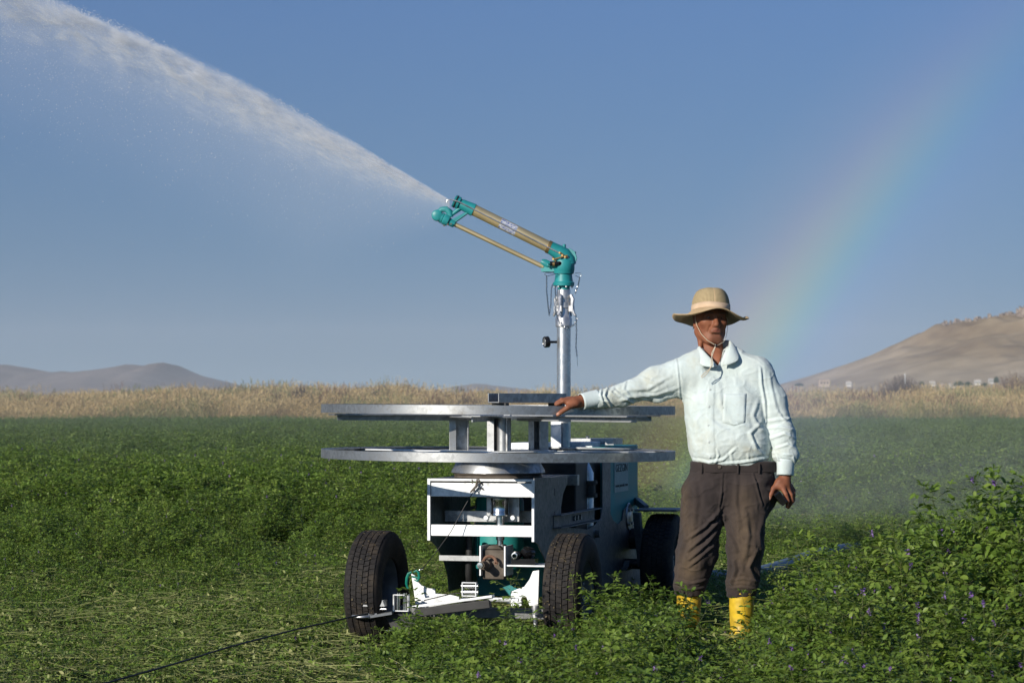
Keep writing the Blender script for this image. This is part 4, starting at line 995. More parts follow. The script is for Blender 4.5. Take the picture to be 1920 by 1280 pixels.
# wires on the front
cb = MB().tube([QY(898, 903, HF - .03), QY(870, 951, HF - .05), QY(845, 997, HF - .08), QY(815, 1038, HF - .14), T(793, 1064)], .0022, 6).build('tether_wire', M['black'], cart)
kn = MB(); kc = QY(893, 911, HF - .025)
for k in range(7):
    p = kc + Vector((rnd.uniform(-.02, .02), rnd.uniform(-.005, .005), rnd.uniform(-.02, .025))); kn.tube([p, p + rv() * .016, p + rv() * .02], .003, 6)
kn.tube([kc + Vector((-.03, 0, -.03)), kc, kc + Vector((.005, 0, .035))], [.004, .007, .004], 7); kn.build('wire_knot', M['iron'], cb)
MB().tube([T(795, 1125), T(845, 1113), T(880, 1110)], .003, 6).build('guide_cable', M['black'], cart)
# --- pulling rope running out over the mown grass
pt = [P(690, 1150, 11.9), P(650, 1158, 11.75), P(560, 1178, 11.35), P(430, 1212, 10.75), P(330, 1243, 10.25), P(205, 1278, 9.7), P(60, 1318, 9.3), P(-80, 1360, 8.9)]
tag(MB().tube(pt, .0042, 8).build('pulling_rope', M['black']), 'thin dark steel rope running from the machine over the mown grass to the lower left', 'rope')
# --- grey hose behind
m_h = mat_two('blue grey hose', (.10, .14, .17), (.15, .2, .24), 6, .5, 0, None, .1, 40)
hz_ = [P(1225, 1085, 15.2), P(1290, 1084, 15.8), P(1340, 1080, 16.3), P(1380, 1079, 16.6), P(1430, 1071, 17.0), P(1480, 1056, 17.8), P(1515, 1043, 18.6), P(1560, 1032, 19.6), P(1640, 1020, 21.5), P(1760, 1010, 24)]
tag(MB().tube(hz_, .042, 18).build('water_hose', m_h), 'thick blue grey water hose lying in the grass behind the man boots', 'hose')
# ---------------------------------------------------------------- water jet, droplets, rainbow, haze
def water_jet():
    m = bpy.data.materials.new('water spray'); m.use_nodes = True; nt = m.node_tree; nt.nodes.clear()
    out = nt.nodes.new('ShaderNodeOutputMaterial'); vol = nt.nodes.new('ShaderNodeVolumePrincipled'); nt.links.new(vol.outputs[0], out.inputs['Volume'])
    vol.inputs['Color'].default_value = (.92, .93, .95, 1); vol.inputs['Anisotropy'].default_value = -.4
    tc = nt.nodes.new('ShaderNodeTexCoord'); sp_ = nt.nodes.new('ShaderNodeSeparateXYZ'); nt.links.new(tc.outputs['Object'], sp_.inputs[0])
    u = math_(nt, 'MULTIPLY', sp_.outputs[0], -1.0); y = sp_.outputs[1]; v = sp_.outputs[2]
    u = math_(nt, 'MAXIMUM', u, 0.001)
    wob = math_(nt, 'MULTIPLY', math_(nt, 'SUBTRACT', tex(nt, scale=3.2, detail=6, rough=.62), .5), math_(nt, 'MINIMUM', math_(nt, 'MULTIPLY', u, .11), .14))
    vt = math_(nt, 'ADD', math_(nt, 'SUBTRACT', math_(nt, 'MULTIPLY', u, .628), math_(nt, 'MULTIPLY', math_(nt, 'MULTIPLY', u, u), .058)), math_(nt, 'ADD', wob, .02))
    wd = math_(nt, 'ADD', math_(nt, 'MINIMUM', math_(nt, 'MULTIPLY', u, .22), .175), .038)
    t = math_(nt, 'DIVIDE', math_(nt, 'SUBTRACT', vt, v), wd)
    mr_ = nt.nodes.new('ShaderNodeMapRange'); mr_.interpolation_type = 'SMOOTHSTEP'; nt.links.new(t, mr_.inputs[0]); mr_.inputs[1].default_value = -.04; mr_.inputs[2].default_value = .2
    body = math_(nt, 'POWER', 2.718, math_(nt, 'MULTIPLY', math_(nt, 'MULTIPLY', t, t), -1.5))
    tail = math_(nt, 'MULTIPLY', math_(nt, 'POWER', 2.718, math_(nt, 'MULTIPLY', t, -.55)), .32)
    cut = nt.nodes.new('ShaderNodeMapRange'); cut.interpolation_type = 'SMOOTHSTEP'; nt.links.new(t, cut.inputs[0]); cut.inputs[1].default_value = 5.0; cut.inputs[2].default_value = 2.4
    yw = math_(nt, 'ADD', math_(nt, 'MULTIPLY', u, .055), .022)
    yy = math_(nt, 'DIVIDE', y, yw); gy = math_(nt, 'POWER', 2.718, math_(nt, 'MULTIPLY', math_(nt, 'MULTIPLY', yy, yy), -1.0))
    # rotate into the jet direction for streaks
    s1 = math_(nt, 'ADD', math_(nt, 'MULTIPLY', u, .85), math_(nt, 'MULTIPLY', v, .5)); s2 = math_(nt, 'SUBTRACT', math_(nt, 'MULTIPLY', v, .87), math_(nt, 'MULTIPLY', u, .46))
    cx = nt.nodes.new('ShaderNodeCombineXYZ'); nt.links.new(s1, cx.inputs[0]); nt.links.new(s2, cx.inputs[2]); nt.links.new(y, cx.inputs[1])
    n1 = tex(nt, scale=5.6, detail=9, rough=.68, vec=cx.outputs[0], sc=(1.3, .6, 2.8), dist=.35); n2 = tex(nt, scale=34, detail=4, rough=.7, vec=cx.outputs[0], sc=(.4, .25, 2.4))
    f1 = ramp(nt, n1, [(.38, (.06,) * 3), (.5, (.5,) * 3), (.62, (2.3,) * 3)]); f2 = ramp(nt, n2, [(.36, (.2,) * 3), (.64, (1.9,) * 3)])
    near = nt.nodes.new('ShaderNodeMapRange'); nt.links.new(u, near.inputs[0]); near.inputs[1].default_value = .05; near.inputs[2].default_value = 1.7
    f1 = math_(nt, 'ADD', math_(nt, 'MULTIPLY', f1, near.outputs[0]), math_(nt, 'MULTIPLY', math_(nt, 'SUBTRACT', 1.0, near.outputs[0]), .9))
    d = math_(nt, 'MULTIPLY', math_(nt, 'ADD', math_(nt, 'MULTIPLY', body, math_(nt, 'MULTIPLY', f1, f2)), tail), math_(nt, 'MULTIPLY', mr_.outputs[0], cut.outputs[0]))
    d = math_(nt, 'MULTIPLY', math_(nt, 'DIVIDE', math_(nt, 'MULTIPLY', d, gy), yw), JET_K)
    nt.links.new(d, vol.inputs['Density'])
    m.cycles.volume_step_rate = .07
    N = P(843, 381, 14.2); b = MB(); secs = []
    us = [0.0, .08, .2, .4, .7, 1.0, 1.4, 1.8, 2.2, 2.6, 2.85]
    for u_ in us:
        vt_ = .628 * u_ - .058 * u_ * u_; w_ = min(.22 * u_, .175) + .038; hy = (.055 * u_ + .022) * 1.9
        top = vt_ + .03 + min(.06 * u_, .1); bot = vt_ - w_ * 5.0; md = (top * .5 + bot * .5)
        secs.append([(-u_, -hy * .5, top), (-u_, hy * .5, top), (-u_, hy, vt_ - w_ * .6), (-u_, hy, vt_ - w_ * 3.2), (-u_, hy * .4, bot), (-u_, -hy * .4, bot), (-u_, -hy, vt_ - w_ * 3.2), (-u_, -hy, vt_ - w_ * .6)])
    vs_ = [q for s in secs for q in s]; k = 8
    fs_ = [(i * k + j, i * k + (j + 1) % k, (i + 1) * k + (j + 1) % k, (i + 1) * k + j) for i in range(len(us) - 1) for j in range(k)]
    b.add(vs_, fs_ + [tuple(range(k)), tuple(range((len(us) - 1) * k, len(us) * k))][0:2])
    o = b.build('water_jet', m); o.location = N
    tag(o, 'white jet of water spraying from the gun nozzle up to the top left', 'water', kind='stuff')
    # loose droplets round the jet
    r_ = np.random.default_rng(5); n = 26000; V = []; Fc = []
    uu = .1 + 2.7 * r_.random(n) ** .7; vtop = .628 * uu - .058 * uu ** 2; ww = np.minimum(.22 * uu, .175) + .038
    tt = np.where(r_.random(n) < .72, np.abs(r_.normal(0, .55, n)) - .16, np.abs(r_.normal(0, 1.7, n)) - .12); vv = vtop - tt * ww; yy_ = r_.normal(0, 1, n) * (.06 * uu + .03); ss = .0009 + .0019 * r_.random(n) ** 4
    C_ = np.stack([-uu, yy_, vv], 1) + np.array(N)
    base = np.array([(1, 0, 0), (-1, 0, 0), (0, 1, 0), (0, -1, 0), (0, 0, 1.3), (0, 0, -1.3)]); V = (C_[:, None, :] + base[None] * ss[:, None, None]).reshape(-1, 3)
    f = np.array([(0, 2, 4), (2, 1, 4), (1, 3, 4), (3, 0, 4), (2, 0, 5), (1, 2, 5), (3, 1, 5), (0, 3, 5)]); Fc = (np.arange(n)[:, None, None] * 6 + f[None]).reshape(-1, 3)
    md_, nt, bb = new_mat('water droplet'); setin(bb, Base_Color=(.8, .82, .85, 1), Roughness=.15, Specular_IOR_Level=.8)
    o = bpy.data.objects.new('water_droplets', np_mesh('water_droplets', V, Fc, [md_])); COL.objects.link(o)
    tag(o, 'fine bright droplets flying loose around the water jet', 'water', kind='stuff')
JET_K = .85
water_jet()
def rainbow():
    """rainbow light painted as colour on a thin shell 27 m away, 41 degrees from the point opposite the sun"""
    A = -_ts.normalized(); u = A.orthogonal().normalized(); v = A.cross(u); E = Vector((0, 0, EYE)); Rr = 27.0
    fwd = Vector((0, 1, 0)); V = []; UV = []; good = []
    psis = []
    for k in range(3600):
        ps = 2 * math.pi * k / 3600; th = R(41.2); d = A * math.cos(th) + (u * math.cos(ps) + v * math.sin(ps)) * math.sin(th)
        if d.y > .8:
            px = 960 + F * d.x / d.y; z = (E + d * Rr).z
            if -200 < px < 2150 and z > -.3: psis.append((z, ps))
    psis.sort(); lo, hi = psis[0][1], psis[-1][1]
    if abs(hi - lo) > math.pi: hi += 2 * math.pi if hi < lo else -2 * math.pi
    nu, nv = 60, 90; th0, th1 = 37.4, 44.2
    for j in range(nv + 1):
        ps = lo + (hi - lo) * j / nv
        for i in range(nu + 1):
            th = R(th0 + (th1 - th0) * i / nu); d = A * math.cos(th) + (u * math.cos(ps) + v * math.sin(ps)) * math.sin(th)
            q = E + d * Rr
            if q.z < .02: q.z = .02
            V.append(q); UV.append((i / nu, j / nv))
    Fc = [(j * (nu + 1) + i, j * (nu + 1) + i + 1, (j + 1) * (nu + 1) + i + 1, (j + 1) * (nu + 1) + i) for j in range(nv) for i in range(nu)]
    m = bpy.data.materials.new('painted rainbow'); m.use_nodes = True; nt = m.node_tree; nt.nodes.clear()
    o = mesh_obj('rainbow', V, Fc, m, smooth=True); uvl = o.data.uv_layers.new(name='UVMap')
    for l in o.data.loops: uvl.data[l.index].uv = UV[l.vertex_index]
    tc = nt.nodes.new('ShaderNodeTexCoord'); sp_ = nt.nodes.new('ShaderNodeSeparateXYZ'); nt.links.new(tc.outputs['UV'], sp_.inputs[0])
    def f(a): return (a - th0) / (th1 - th0)
    col = ramp(nt, sp_.outputs[0], [(f(37.5), (.45, .55, .75)), (f(39.6), (.38, .48, .85)), (f(40.25), (.30, .50, .92)), (f(40.75), (.32, .75, .72)), (f(41.15), (.62, .82, .45)), (f(41.6), (.90, .74, .38)), (f(42.1), (.92, .55, .42)), (f(43.2), (.7, .55, .5))])  # bow colours painted across the sheet by angle
    al = ramp(nt, sp_.outputs[0], [(f(37.6), (0,) * 3), (f(39.3), (.45,) * 3), (f(40.2), (.9,) * 3), (f(41.1), (1,) * 3), (f(41.7), (.85,) * 3), (f(42.5), (.4,) * 3), (f(43.9), (0,) * 3)])
    along = ramp(nt, sp_.outputs[1], [(.0, (.6,) * 3), (.2, (.75,) * 3), (.33, (1,) * 3), (.5, (.68,) * 3), (.75, (.26,) * 3), (1, (.03,) * 3)])
    nz = ramp(nt, tex(nt, scale=.35, detail=4), [(.3, (.8,) * 3), (.7, (1.1,) * 3)])
    a = math_(nt, 'MULTIPLY', math_(nt, 'MULTIPLY', math_(nt, 'MULTIPLY', al, along), nz), RB_A)
    df = nt.nodes.new('ShaderNodeBsdfDiffuse'); nt.links.new(col, df.inputs[0]); tr = nt.nodes.new('ShaderNodeBsdfTransparent'); mx = nt.nodes.new('ShaderNodeMixShader')
    nt.links.new(a, mx.inputs[0]); nt.links.new(tr.outputs[0], mx.inputs[1]); nt.links.new(df.outputs[0], mx.inputs[2]); out = nt.nodes.new('ShaderNodeOutputMaterial'); nt.links.new(mx.outputs[0], out.inputs[0])
    tag(o, 'faint rainbow leaning up to the right behind the man', 'rainbow', kind='stuff')
RB_A = .15
rainbow()
mh = bpy.data.materials.new('haze'); mh.use_nodes = True; nt = mh.node_tree; nt.nodes.clear()
out = nt.nodes.new('ShaderNodeOutputMaterial'); vol = nt.nodes.new('ShaderNodeVolumePrincipled'); nt.links.new(vol.outputs[0], out.inputs['Volume'])
vol.inputs['Color'].default_value = (.84, .88, .95, 1); vol.inputs['Density'].default_value = .000055; vol.inputs['Anisotropy'].default_value = 0
hz = MB().bbox((-13000, -60, -3), (13000, 15500, 420)).build('haze', mh); tag(hz, kind='stuff')

mm = bpy.data.materials.new('spray mist'); mm.use_nodes = True; nt = mm.node_tree; nt.nodes.clear()
out = nt.nodes.new('ShaderNodeOutputMaterial'); vol = nt.nodes.new('ShaderNodeVolumePrincipled'); nt.links.new(vol.outputs[0], out.inputs['Volume'])
vol.inputs['Color'].default_value = (.82, .92, 1.0, 1); vol.inputs['Density'].default_value = .0017; vol.inputs['Anisotropy'].default_value = -.1
tag(MB().bbox((-40, 23, .01), (40, 135, 2.6)).build('spray_mist', mm), 'thin drifting spray hanging low over the far part of the field', 'mist', kind='stuff')

# a drift of spray blowing over the lane behind the man
md2 = bpy.data.materials.new('drifting spray'); md2.use_nodes = True; nt = md2.node_tree; nt.nodes.clear()
out = nt.nodes.new('ShaderNodeOutputMaterial'); vol = nt.nodes.new('ShaderNodeVolumePrincipled'); nt.links.new(vol.outputs[0], out.inputs['Volume'])
vol.inputs['Color'].default_value = (.88, .95, 1.0, 1); vol.inputs['Anisotropy'].default_value = -.1
tc = nt.nodes.new('ShaderNodeTexCoord'); vl = nt.nodes.new('ShaderNodeVectorMath'); vl.operation = 'LENGTH'
mp = nt.nodes.new('ShaderNodeMapping'); mp.inputs['Scale'].default_value = (1 / 3.6, 1 / 3.6, 1 / 1.0); nt.links.new(tc.outputs['Object'], mp.inputs[0]); nt.links.new(mp.outputs[0], vl.inputs[0])
fo = nt.nodes.new('ShaderNodeMapRange'); fo.interpolation_type = 'SMOOTHSTEP'; nt.links.new(vl.outputs['Value'], fo.inputs[0]); fo.inputs[1].default_value = 1.0; fo.inputs[2].default_value = .15; fo.inputs[3].default_value = 0; fo.inputs[4].default_value = 1
nz = ramp(nt, tex(nt, scale=.7, detail=5, rough=.6, vec=tc.outputs['Object'], sc=(1, .5, 2.2)), [(.36, (.15,) * 3), (.64, (1.6,) * 3)])
nt.links.new(math_(nt, 'MULTIPLY', math_(nt, 'MULTIPLY', fo.outputs[0], nz), .030), vol.inputs['Density']); md2.cycles.volume_step_rate = .5
o = MB().lathe((0, 0, 0), (0, 0, 1), [(3.7 * math.sin(a), -1.02 * math.cos(a)) for a in [math.pi * k / 12 for k in range(13)]], 32).build('drifting_spray', md2); o.scale = (1, 1.27, 1); o.location = (3.1, 22.5, .55)
tag(o, 'faint pale spray drifting over the crop right of the man', 'mist', kind='stuff')
# ---------------------------------------------------------------- the man
MYD = 12.3
def m(px, py, dy=0.0): return P(px, py, MYD + dy)
class SDF:
    def __init__(s, lo, hi, h):
        s.h = h; s.lo = np.array(lo, dtype=np.float32); s.n = [int(math.ceil((b - a) / h)) + 1 for a, b in zip(lo, hi)]
        s.g = np.full(s.n, .08, dtype=np.float32)
    def _box(s, lo, hi):
        i0 = [max(0, int((a - o) / s.h)) for a, o in zip(lo, s.lo)]; i1 = [min(n, int((b - o) / s.h) + 2) for b, o, n in zip(hi, s.lo, s.n)]
        if any(a >= b for a, b in zip(i0, i1)): return None
        ax = [(s.lo[k] + s.h * np.arange(i0[k], i1[k], dtype=np.float32)) for k in range(3)]
        return tuple(slice(a, b) for a, b in zip(i0, i1)), np.meshgrid(*ax, indexing='ij', sparse=True)
    def _comb(s, sl, d, k, op):
        g = s.g[sl]
        if op == 'u':
            hh = np.maximum(k - np.abs(g - d), 0) / k if k > 0 else 0; s.g[sl] = np.minimum(g, d) - hh * hh * k * .25
        else:
            hh = np.maximum(k - np.abs(g + d), 0) / k if k > 0 else 0; s.g[sl] = np.maximum(g, -d) + hh * hh * k * .25
    def cone(s, a, b, ra, rb, k=.01, sy=1.0, op='u', sx=1.0):
        """tapered capsule; sy > 1 flattens it in depth about its own axis, sx in width"""
        a = np.array(a, dtype=np.float32); b = np.array(b, dtype=np.float32); pad = max(ra, rb) + k + 2 * s.h
        r = s._box(np.minimum(a, b) - pad, np.maximum(a, b) + pad)
        if r is None: return s
        sl, (X, Y, Z) = r; ba = b - a; L2 = float(ba @ ba) + 1e-9
        t = np.clip(((X - a[0]) * ba[0] + (Y - a[1]) * ba[1] + (Z - a[2]) * ba[2]) / L2, 0, 1)
        dx, dy, dz = X - a[0] - t * ba[0], Y - a[1] - t * ba[1], Z - a[2] - t * ba[2]
        rr = ra + (rb - ra) * t
        if sy == 1 and sx == 1: d = np.sqrt(dx * dx + dy * dy + dz * dz) - rr
        else:
            q = np.sqrt((dx * sx) ** 2 + (dy * sy) ** 2 + dz * dz) + 1e-6; q2 = np.sqrt((dx * sx * sx) ** 2 + (dy * sy * sy) ** 2 + dz * dz) + 1e-6; d = q * (q - rr) / q2
        s._comb(sl, d.astype(np.float32), k, op); return s
    def ell(s, c, r, k=.01, M3=None, op='u'):
        c = np.array(c, dtype=np.float32); pad = max(r) + k + 2 * s.h; q = s._box(c - pad, c + pad)
        if q is None: return s
        sl, (X, Y, Z) = q; X, Y, Z = X - c[0], Y - c[1], Z - c[2]
        if M3 is not None:
            m_ = np.array(M3.inverted(), dtype=np.float32)
            X, Y, Z = m_[0, 0] * X + m_[0, 1] * Y + m_[0, 2] * Z, m_[1, 0] * X + m_[1, 1] * Y + m_[1, 2] * Z, m_[2, 0] * X + m_[2, 1] * Y + m_[2, 2] * Z
        k0 = np.sqrt((X / r[0]) ** 2 + (Y / r[1]) ** 2 + (Z / r[2]) ** 2); k1 = np.sqrt((X / r[0] ** 2) ** 2 + (Y / r[1] ** 2) ** 2 + (Z / r[2] ** 2) ** 2) + 1e-6
        s._comb(sl, (k0 * (k0 - 1) / k1).astype(np.float32), k, op); return s
    def cut(s, p, n):
        """remove everything on the side the normal n points to"""
        p = np.array(p); n = np.array(Vector(n).normalized()); ax = [(s.lo[k] + s.h * np.arange(s.n[k], dtype=np.float32)) for k in range(3)]
        X, Y, Z = np.meshgrid(*ax, indexing='ij', sparse=True); d = (X - p[0]) * n[0] + (Y - p[1]) * n[1] + (Z - p[2]) * n[2]
        s.g = np.maximum(s.g, d.astype(np.float32)); return s
    def surf(s, smooth=1):
        """surface nets"""
        g = s.g; ins = g < 0; nx, ny, nz = g.shape
        cnt = np.zeros((nx - 1, ny - 1, nz - 1), dtype=np.int8)
        for dx in (0, 1):
            for dy in (0, 1):
                for dz in (0, 1): cnt += ins[dx:nx - 1 + dx, dy:ny - 1 + dy, dz:nz - 1 + dz]
        act = (cnt > 0) & (cnt < 8); I = np.argwhere(act); idm = np.full(act.shape, -1, dtype=np.int32); idm[act] = np.arange(len(I))
        acc = np.zeros((len(I), 3)); num = np.zeros(len(I))
        cor = [(a, b, c) for a in (0, 1) for b in (0, 1) for c in (0, 1)]
        for i, A in enumerate(cor):
            for B in cor[i + 1:]:
                if sum(abs(p - q) for p, q in zip(A, B)) != 1: continue
                ga = g[I[:, 0] + A[0], I[:, 1] + A[1], I[:, 2] + A[2]]; gb = g[I[:, 0] + B[0], I[:, 1] + B[1], I[:, 2] + B[2]]
                cr = (ga < 0) != (gb < 0); t = np.where(cr, ga / np.where(np.abs(ga - gb) < 1e-9, 1e-9, ga - gb), 0)
                pt = np.array(A)[None] + t[:, None] * (np.array(B) - np.array(A))[None]; acc += pt * cr[:, None]; num += cr
        V = (I + acc / np.maximum(num, 1)[:, None]) * s.h + s.lo
        Q = []
        for ax_ in range(3):
            a0 = [slice(None)] * 3; a1 = [slice(None)] * 3; a0[ax_] = slice(0, -1); a1[ax_] = slice(1, None)
            e = ins[tuple(a0)] != ins[tuple(a1)]; E_ = np.argwhere(e)
            u_, v_ = [q for q in range(3) if q != ax_]
            ok = (E_[:, u_] > 0) & (E_[:, v_] > 0) & (E_[:, u_] < g.shape[u_] - 1) & (E_[:, v_] < g.shape[v_] - 1); E_ = E_[ok]
            flip = ins[tuple(a0)][E_[:, 0], E_[:, 1], E_[:, 2]]
            def cell(du, dv):
                c = E_.copy(); c[:, u_] -= du; c[:, v_] -= dv; return idm[c[:, 0], c[:, 1], c[:, 2]]
            q = np.stack([cell(0, 0), cell(1, 0), cell(1, 1), cell(0, 1)], 1)
            if ax_ == 1: flip = ~flip
            q = np.where(flip[:, None], q, q[:, ::-1]); Q.append(q)
        Q = np.concatenate(Q); Q = Q[(Q >= 0).all(1)]
        V = relax(V, Q, smooth)
        return V, Q
def relax(V, Q, it, lam=.5):
    for _ in range(it):
        acc = np.zeros_like(V); num = np.zeros(len(V))
        for a, b in ((0, 1), (1, 2), (2, 3), (3, 0)):
            for p, q in ((a, b), (b, a)):
                np.add.at(acc, Q[:, p], V[Q[:, q]]); np.add.at(num, Q[:, p], 1)
        V = V * (1 - lam) + lam * acc / np.maximum(num, 1)[:, None]
    return V
def vnorm(V, Q):
    n = np.cross(V[Q[:, 2]] - V[Q[:, 0]], V[Q[:, 3]] - V[Q[:, 1]]); N_ = np.zeros_like(V)
    for k in range(4): np.add.at(N_, Q[:, k], n)
    return N_ / (np.linalg.norm(N_, axis=1)[:, None] + 1e-12)
def drop_small(V, Q):
    """keep the largest connected piece"""
    lab = np.arange(len(V))
    for _ in range(400):
        mn_ = lab[Q].min(1); new = lab.copy()
        for k in range(4): np.minimum.at(new, Q[:, k], mn_)
        new = new[new]
        if (new == lab).all(): break
        lab = new
    u_, c_ = np.unique(lab, return_counts=True); keep = lab == u_[c_.argmax()]
    idx = np.cumsum(keep) - 1; fk = keep[Q].all(1); return V[keep], idx[Q[fk]]
def part(name, V, Q, mat, parent, attr=None, flip=False):
    if flip: Q = Q[:, ::-1]
    me = np_mesh(name, V, Q, [mat], smooth=True)
    if attr is not None:
        for k_, dat in attr.items():
            a_ = me.attributes.new(k_, 'FLOAT', 'POINT'); a_.data.foreach_set('value', np.asarray(dat, dtype=np.float32))
    o = bpy.data.objects.new(name, me); COL.objects.link(o); o.parent = parent; return o
def seg_d(V, a, b):
    """distance and parameter to the segment a-b seen from the front (x and z only)"""
    a = np.array([a[0], a[2]]); b = np.array([b[0], b[2]]); p = V[:, [0, 2]]; ba = b - a; t = np.clip(((p - a) @ ba) / (ba @ ba + 1e-9), 0, 1)
    q = p - (a + t[:, None] * ba); s = (ba[0] * q[:, 1] - ba[1] * q[:, 0]); return np.linalg.norm(q, axis=1), t, np.sign(s)
def folds(V, Nn, L, front=-.15, back=False):
    """L: list of (polyline of pixels, width m, amplitude m); a ridge with a valley on its lower side"""
    out = np.zeros(len(V)); fr = (Nn[:, 1] < front)
    for pts, wd, am in L:
        w3 = [m(*p) for p in pts]; best = np.full(len(V), 9.0); sg = np.zeros(len(V)); tt = np.zeros(len(V)); n = len(w3) - 1
        for i in range(n):
            d, t, s = seg_d(V, w3[i], w3[i + 1]); u_ = d < best; best[u_] = d[u_]; sg[u_] = s[u_]; tt[u_] = (i + t[u_]) / n
        env = np.sin(np.pi * np.clip(tt * .86 + .07, 0, 1)) ** .6
        x = best * sg / wd; out += am * env * (np.exp(-x * x * 1.6) - .75 * np.exp(-((x - 1.15) ** 2) * 1.8) - .2 * np.exp(-((x + 1.25) ** 2) * 1.8))
    return out * np.where(fr, 1, 0)
def n3(V, sc, seed=0, oct_=2):
    r_ = np.zeros(len(V)); a = 1
    for o_ in range(oct_):
        f = [sc[k] * 2 ** o_ for k in range(3)]
        r_ += a * np.array([noise.noise((v[0] * f[0], v[1] * f[1], v[2] * f[2] + seed)) for v in V]); a *= .5
    return r_
# --- materials
def mat_skin():
    m_, nt, b = new_mat('tanned skin')
    n1 = tex(nt, scale=22, detail=4); n2 = tex(nt, scale=160, detail=3)
    base = ramp(nt, n1, [(.3, (.19, .066, .034)), (.7, (.29, .112, .058))])
    at = nt.nodes.new('ShaderNodeAttribute'); at.attribute_name = 'lip'; base = mixc(nt, math_(nt, 'MULTIPLY', at.outputs['Fac'], .7), base, (.26, .085, .065))
    at = nt.nodes.new('ShaderNodeAttribute'); at.attribute_name = 'stubble'; base = mixc(nt, math_(nt, 'MULTIPLY', at.outputs['Fac'], .22), base, (.13, .085, .07))
    at = nt.nodes.new('ShaderNodeAttribute'); at.attribute_name = 'nail'; base = mixc(nt, math_(nt, 'MULTIPLY', at.outputs['Fac'], .8), base, (.55, .33, .26))
    nt.links.new(base, b.inputs['Base Color']); setin(b, Roughness=.58, Specular_IOR_Level=.3, Subsurface_Weight=.08, Subsurface_Scale=.01)
    b.inputs['Subsurface Radius'].default_value = (1, .35, .2); bump(nt, b, n2, .25, .0012); return m_
def mat_shirt():
    m_, nt, b = new_mat('pale mint shirt cotton')
    n1 = tex(nt, scale=2.4, detail=7, rough=.7); n2 = tex(nt, scale=9, detail=5, rough=.7)
    base = ramp(nt, n1, [(.35, (.55, .65, .64)), (.6, (.66, .74, .725))])
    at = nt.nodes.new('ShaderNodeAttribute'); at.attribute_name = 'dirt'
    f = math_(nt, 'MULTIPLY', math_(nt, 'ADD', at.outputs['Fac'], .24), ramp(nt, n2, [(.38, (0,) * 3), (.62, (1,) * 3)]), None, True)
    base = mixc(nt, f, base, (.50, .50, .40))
    wv = nt.nodes.new('ShaderNodeTexWave'); wv.inputs['Scale'].default_value = 95; tcn = nt.nodes.new('ShaderNodeTexCoord'); nt.links.new(tcn.outputs['Object'], wv.inputs[0])
    base = mixc(nt, math_(nt, 'MULTIPLY', wv.outputs['Fac'], .08), base, (.72, .84, .88))
    nt.links.new(base, b.inputs['Base Color']); setin(b, Roughness=.85, Specular_IOR_Level=.2, Sheen_Weight=.15)
    tr = nt.nodes.new('ShaderNodeBsdfTranslucent'); nt.links.new(base, tr.inputs[0]); mx = nt.nodes.new('ShaderNodeMixShader'); mx.inputs[0].default_value = .06
    out = nt.nodes['Material Output']; nt.links.new(b.outputs[0], mx.inputs[1]); nt.links.new(tr.outputs[0], mx.inputs[2]); nt.links.new(mx.outputs[0], out.inputs[0])
    bump(nt, b, tex(nt, scale=26, detail=8, rough=.72, dist=1.2), .5, .006); return m_
def mat_trouser():
    m_, nt, b = new_mat('worn brown grey corduroy')
    n1 = tex(nt, scale=3.5, detail=7, rough=.7); n2 = tex(nt, scale=120, detail=2, sc=(1, 1, .15))
    base = ramp(nt, n1, [(.35, (.030, .024, .024)), (.65, (.055, .044, .042))])
    at = nt.nodes.new('ShaderNodeAttribute'); at.attribute_name = 'dirt'
    f = math_(nt, 'MULTIPLY', at.outputs['Fac'], ramp(nt, tex(nt, scale=7, detail=6, rough=.7), [(.3, (.35,) * 3), (.65, (1,) * 3)]), None, True)
    base = mixc(nt, f, base, (.13, .092, .058)); base = mixc(nt, math_(nt, 'MULTIPLY', n2, .35), base, (.03, .025, .022))
    nt.links.new(base, b.inputs['Base Color']); setin(b, Roughness=.95, Specular_IOR_Level=.1, Sheen_Weight=.1, Sheen_Roughness=.5)
    bump(nt, b, tex(nt, scale=30, detail=6, rough=.7), .4, .004); return m_
M['skin'] = mat_skin(); M['shirt'] = mat_shirt(); M['trouser'] = mat_trouser()
M['boot'] = mat_two('yellow rubber boot', (.40, .27, .03), (.78, .52, .02), 11, .42, 0, .6, .15, 30, 8)
M['hat'] = mat_two('khaki hat cloth', (.42, .30, .165), (.52, .38, .22), 14, .9, 0, None, .3, 120)
M['hatband'] = mat_two('sand hat band', (.52, .37, .24), (.62, .46, .31), 16, .85, 0, None, .3, 120)
def mat_mesh():
    m_, nt, b = new_mat('hat mesh'); tcn = nt.nodes.new('ShaderNodeTexCoord')
    sp2 = nt.nodes.new('ShaderNodeSeparateXYZ'); nt.links.new(tcn.outputs['UV'], sp2.inputs[0])
    v = math_(nt, 'MULTIPLY', math_(nt, 'SINE', math_(nt, 'ADD', math_(nt, 'MULTIPLY', sp2.outputs[0], 262), math_(nt, 'MULTIPLY', sp2.outputs[1], 74))), math_(nt, 'SINE', math_(nt, 'SUBTRACT', math_(nt, 'MULTIPLY', sp2.outputs[0], 262), math_(nt, 'MULTIPLY', sp2.outputs[1], 74))))
    nt.links.new(ramp(nt, v, [(.0, (.45, .35, .2)), (.15, (.38, .29, .165)), (.45, (.13, .105, .06))]), b.inputs['Base Color']); setin(b, Roughness=.9, Specular_IOR_Level=.1); return m_
M['hatmesh'] = mat_mesh(); M['cord'] = mat_two('pale cord', (.55, .47, .34), (.66, .58, .44), 60, .8)
M['hair'] = mat_two('short grey brown hair', (.05, .035, .025), (.14, .11, .09), 90, .7)
M['eye'] = mat_two('eye white', (.5, .46, .42), (.55, .5, .47), 10, .25); M['iris'] = mat_two('dark iris', (.02, .012, .008), (.03, .02, .012), 10, .2)
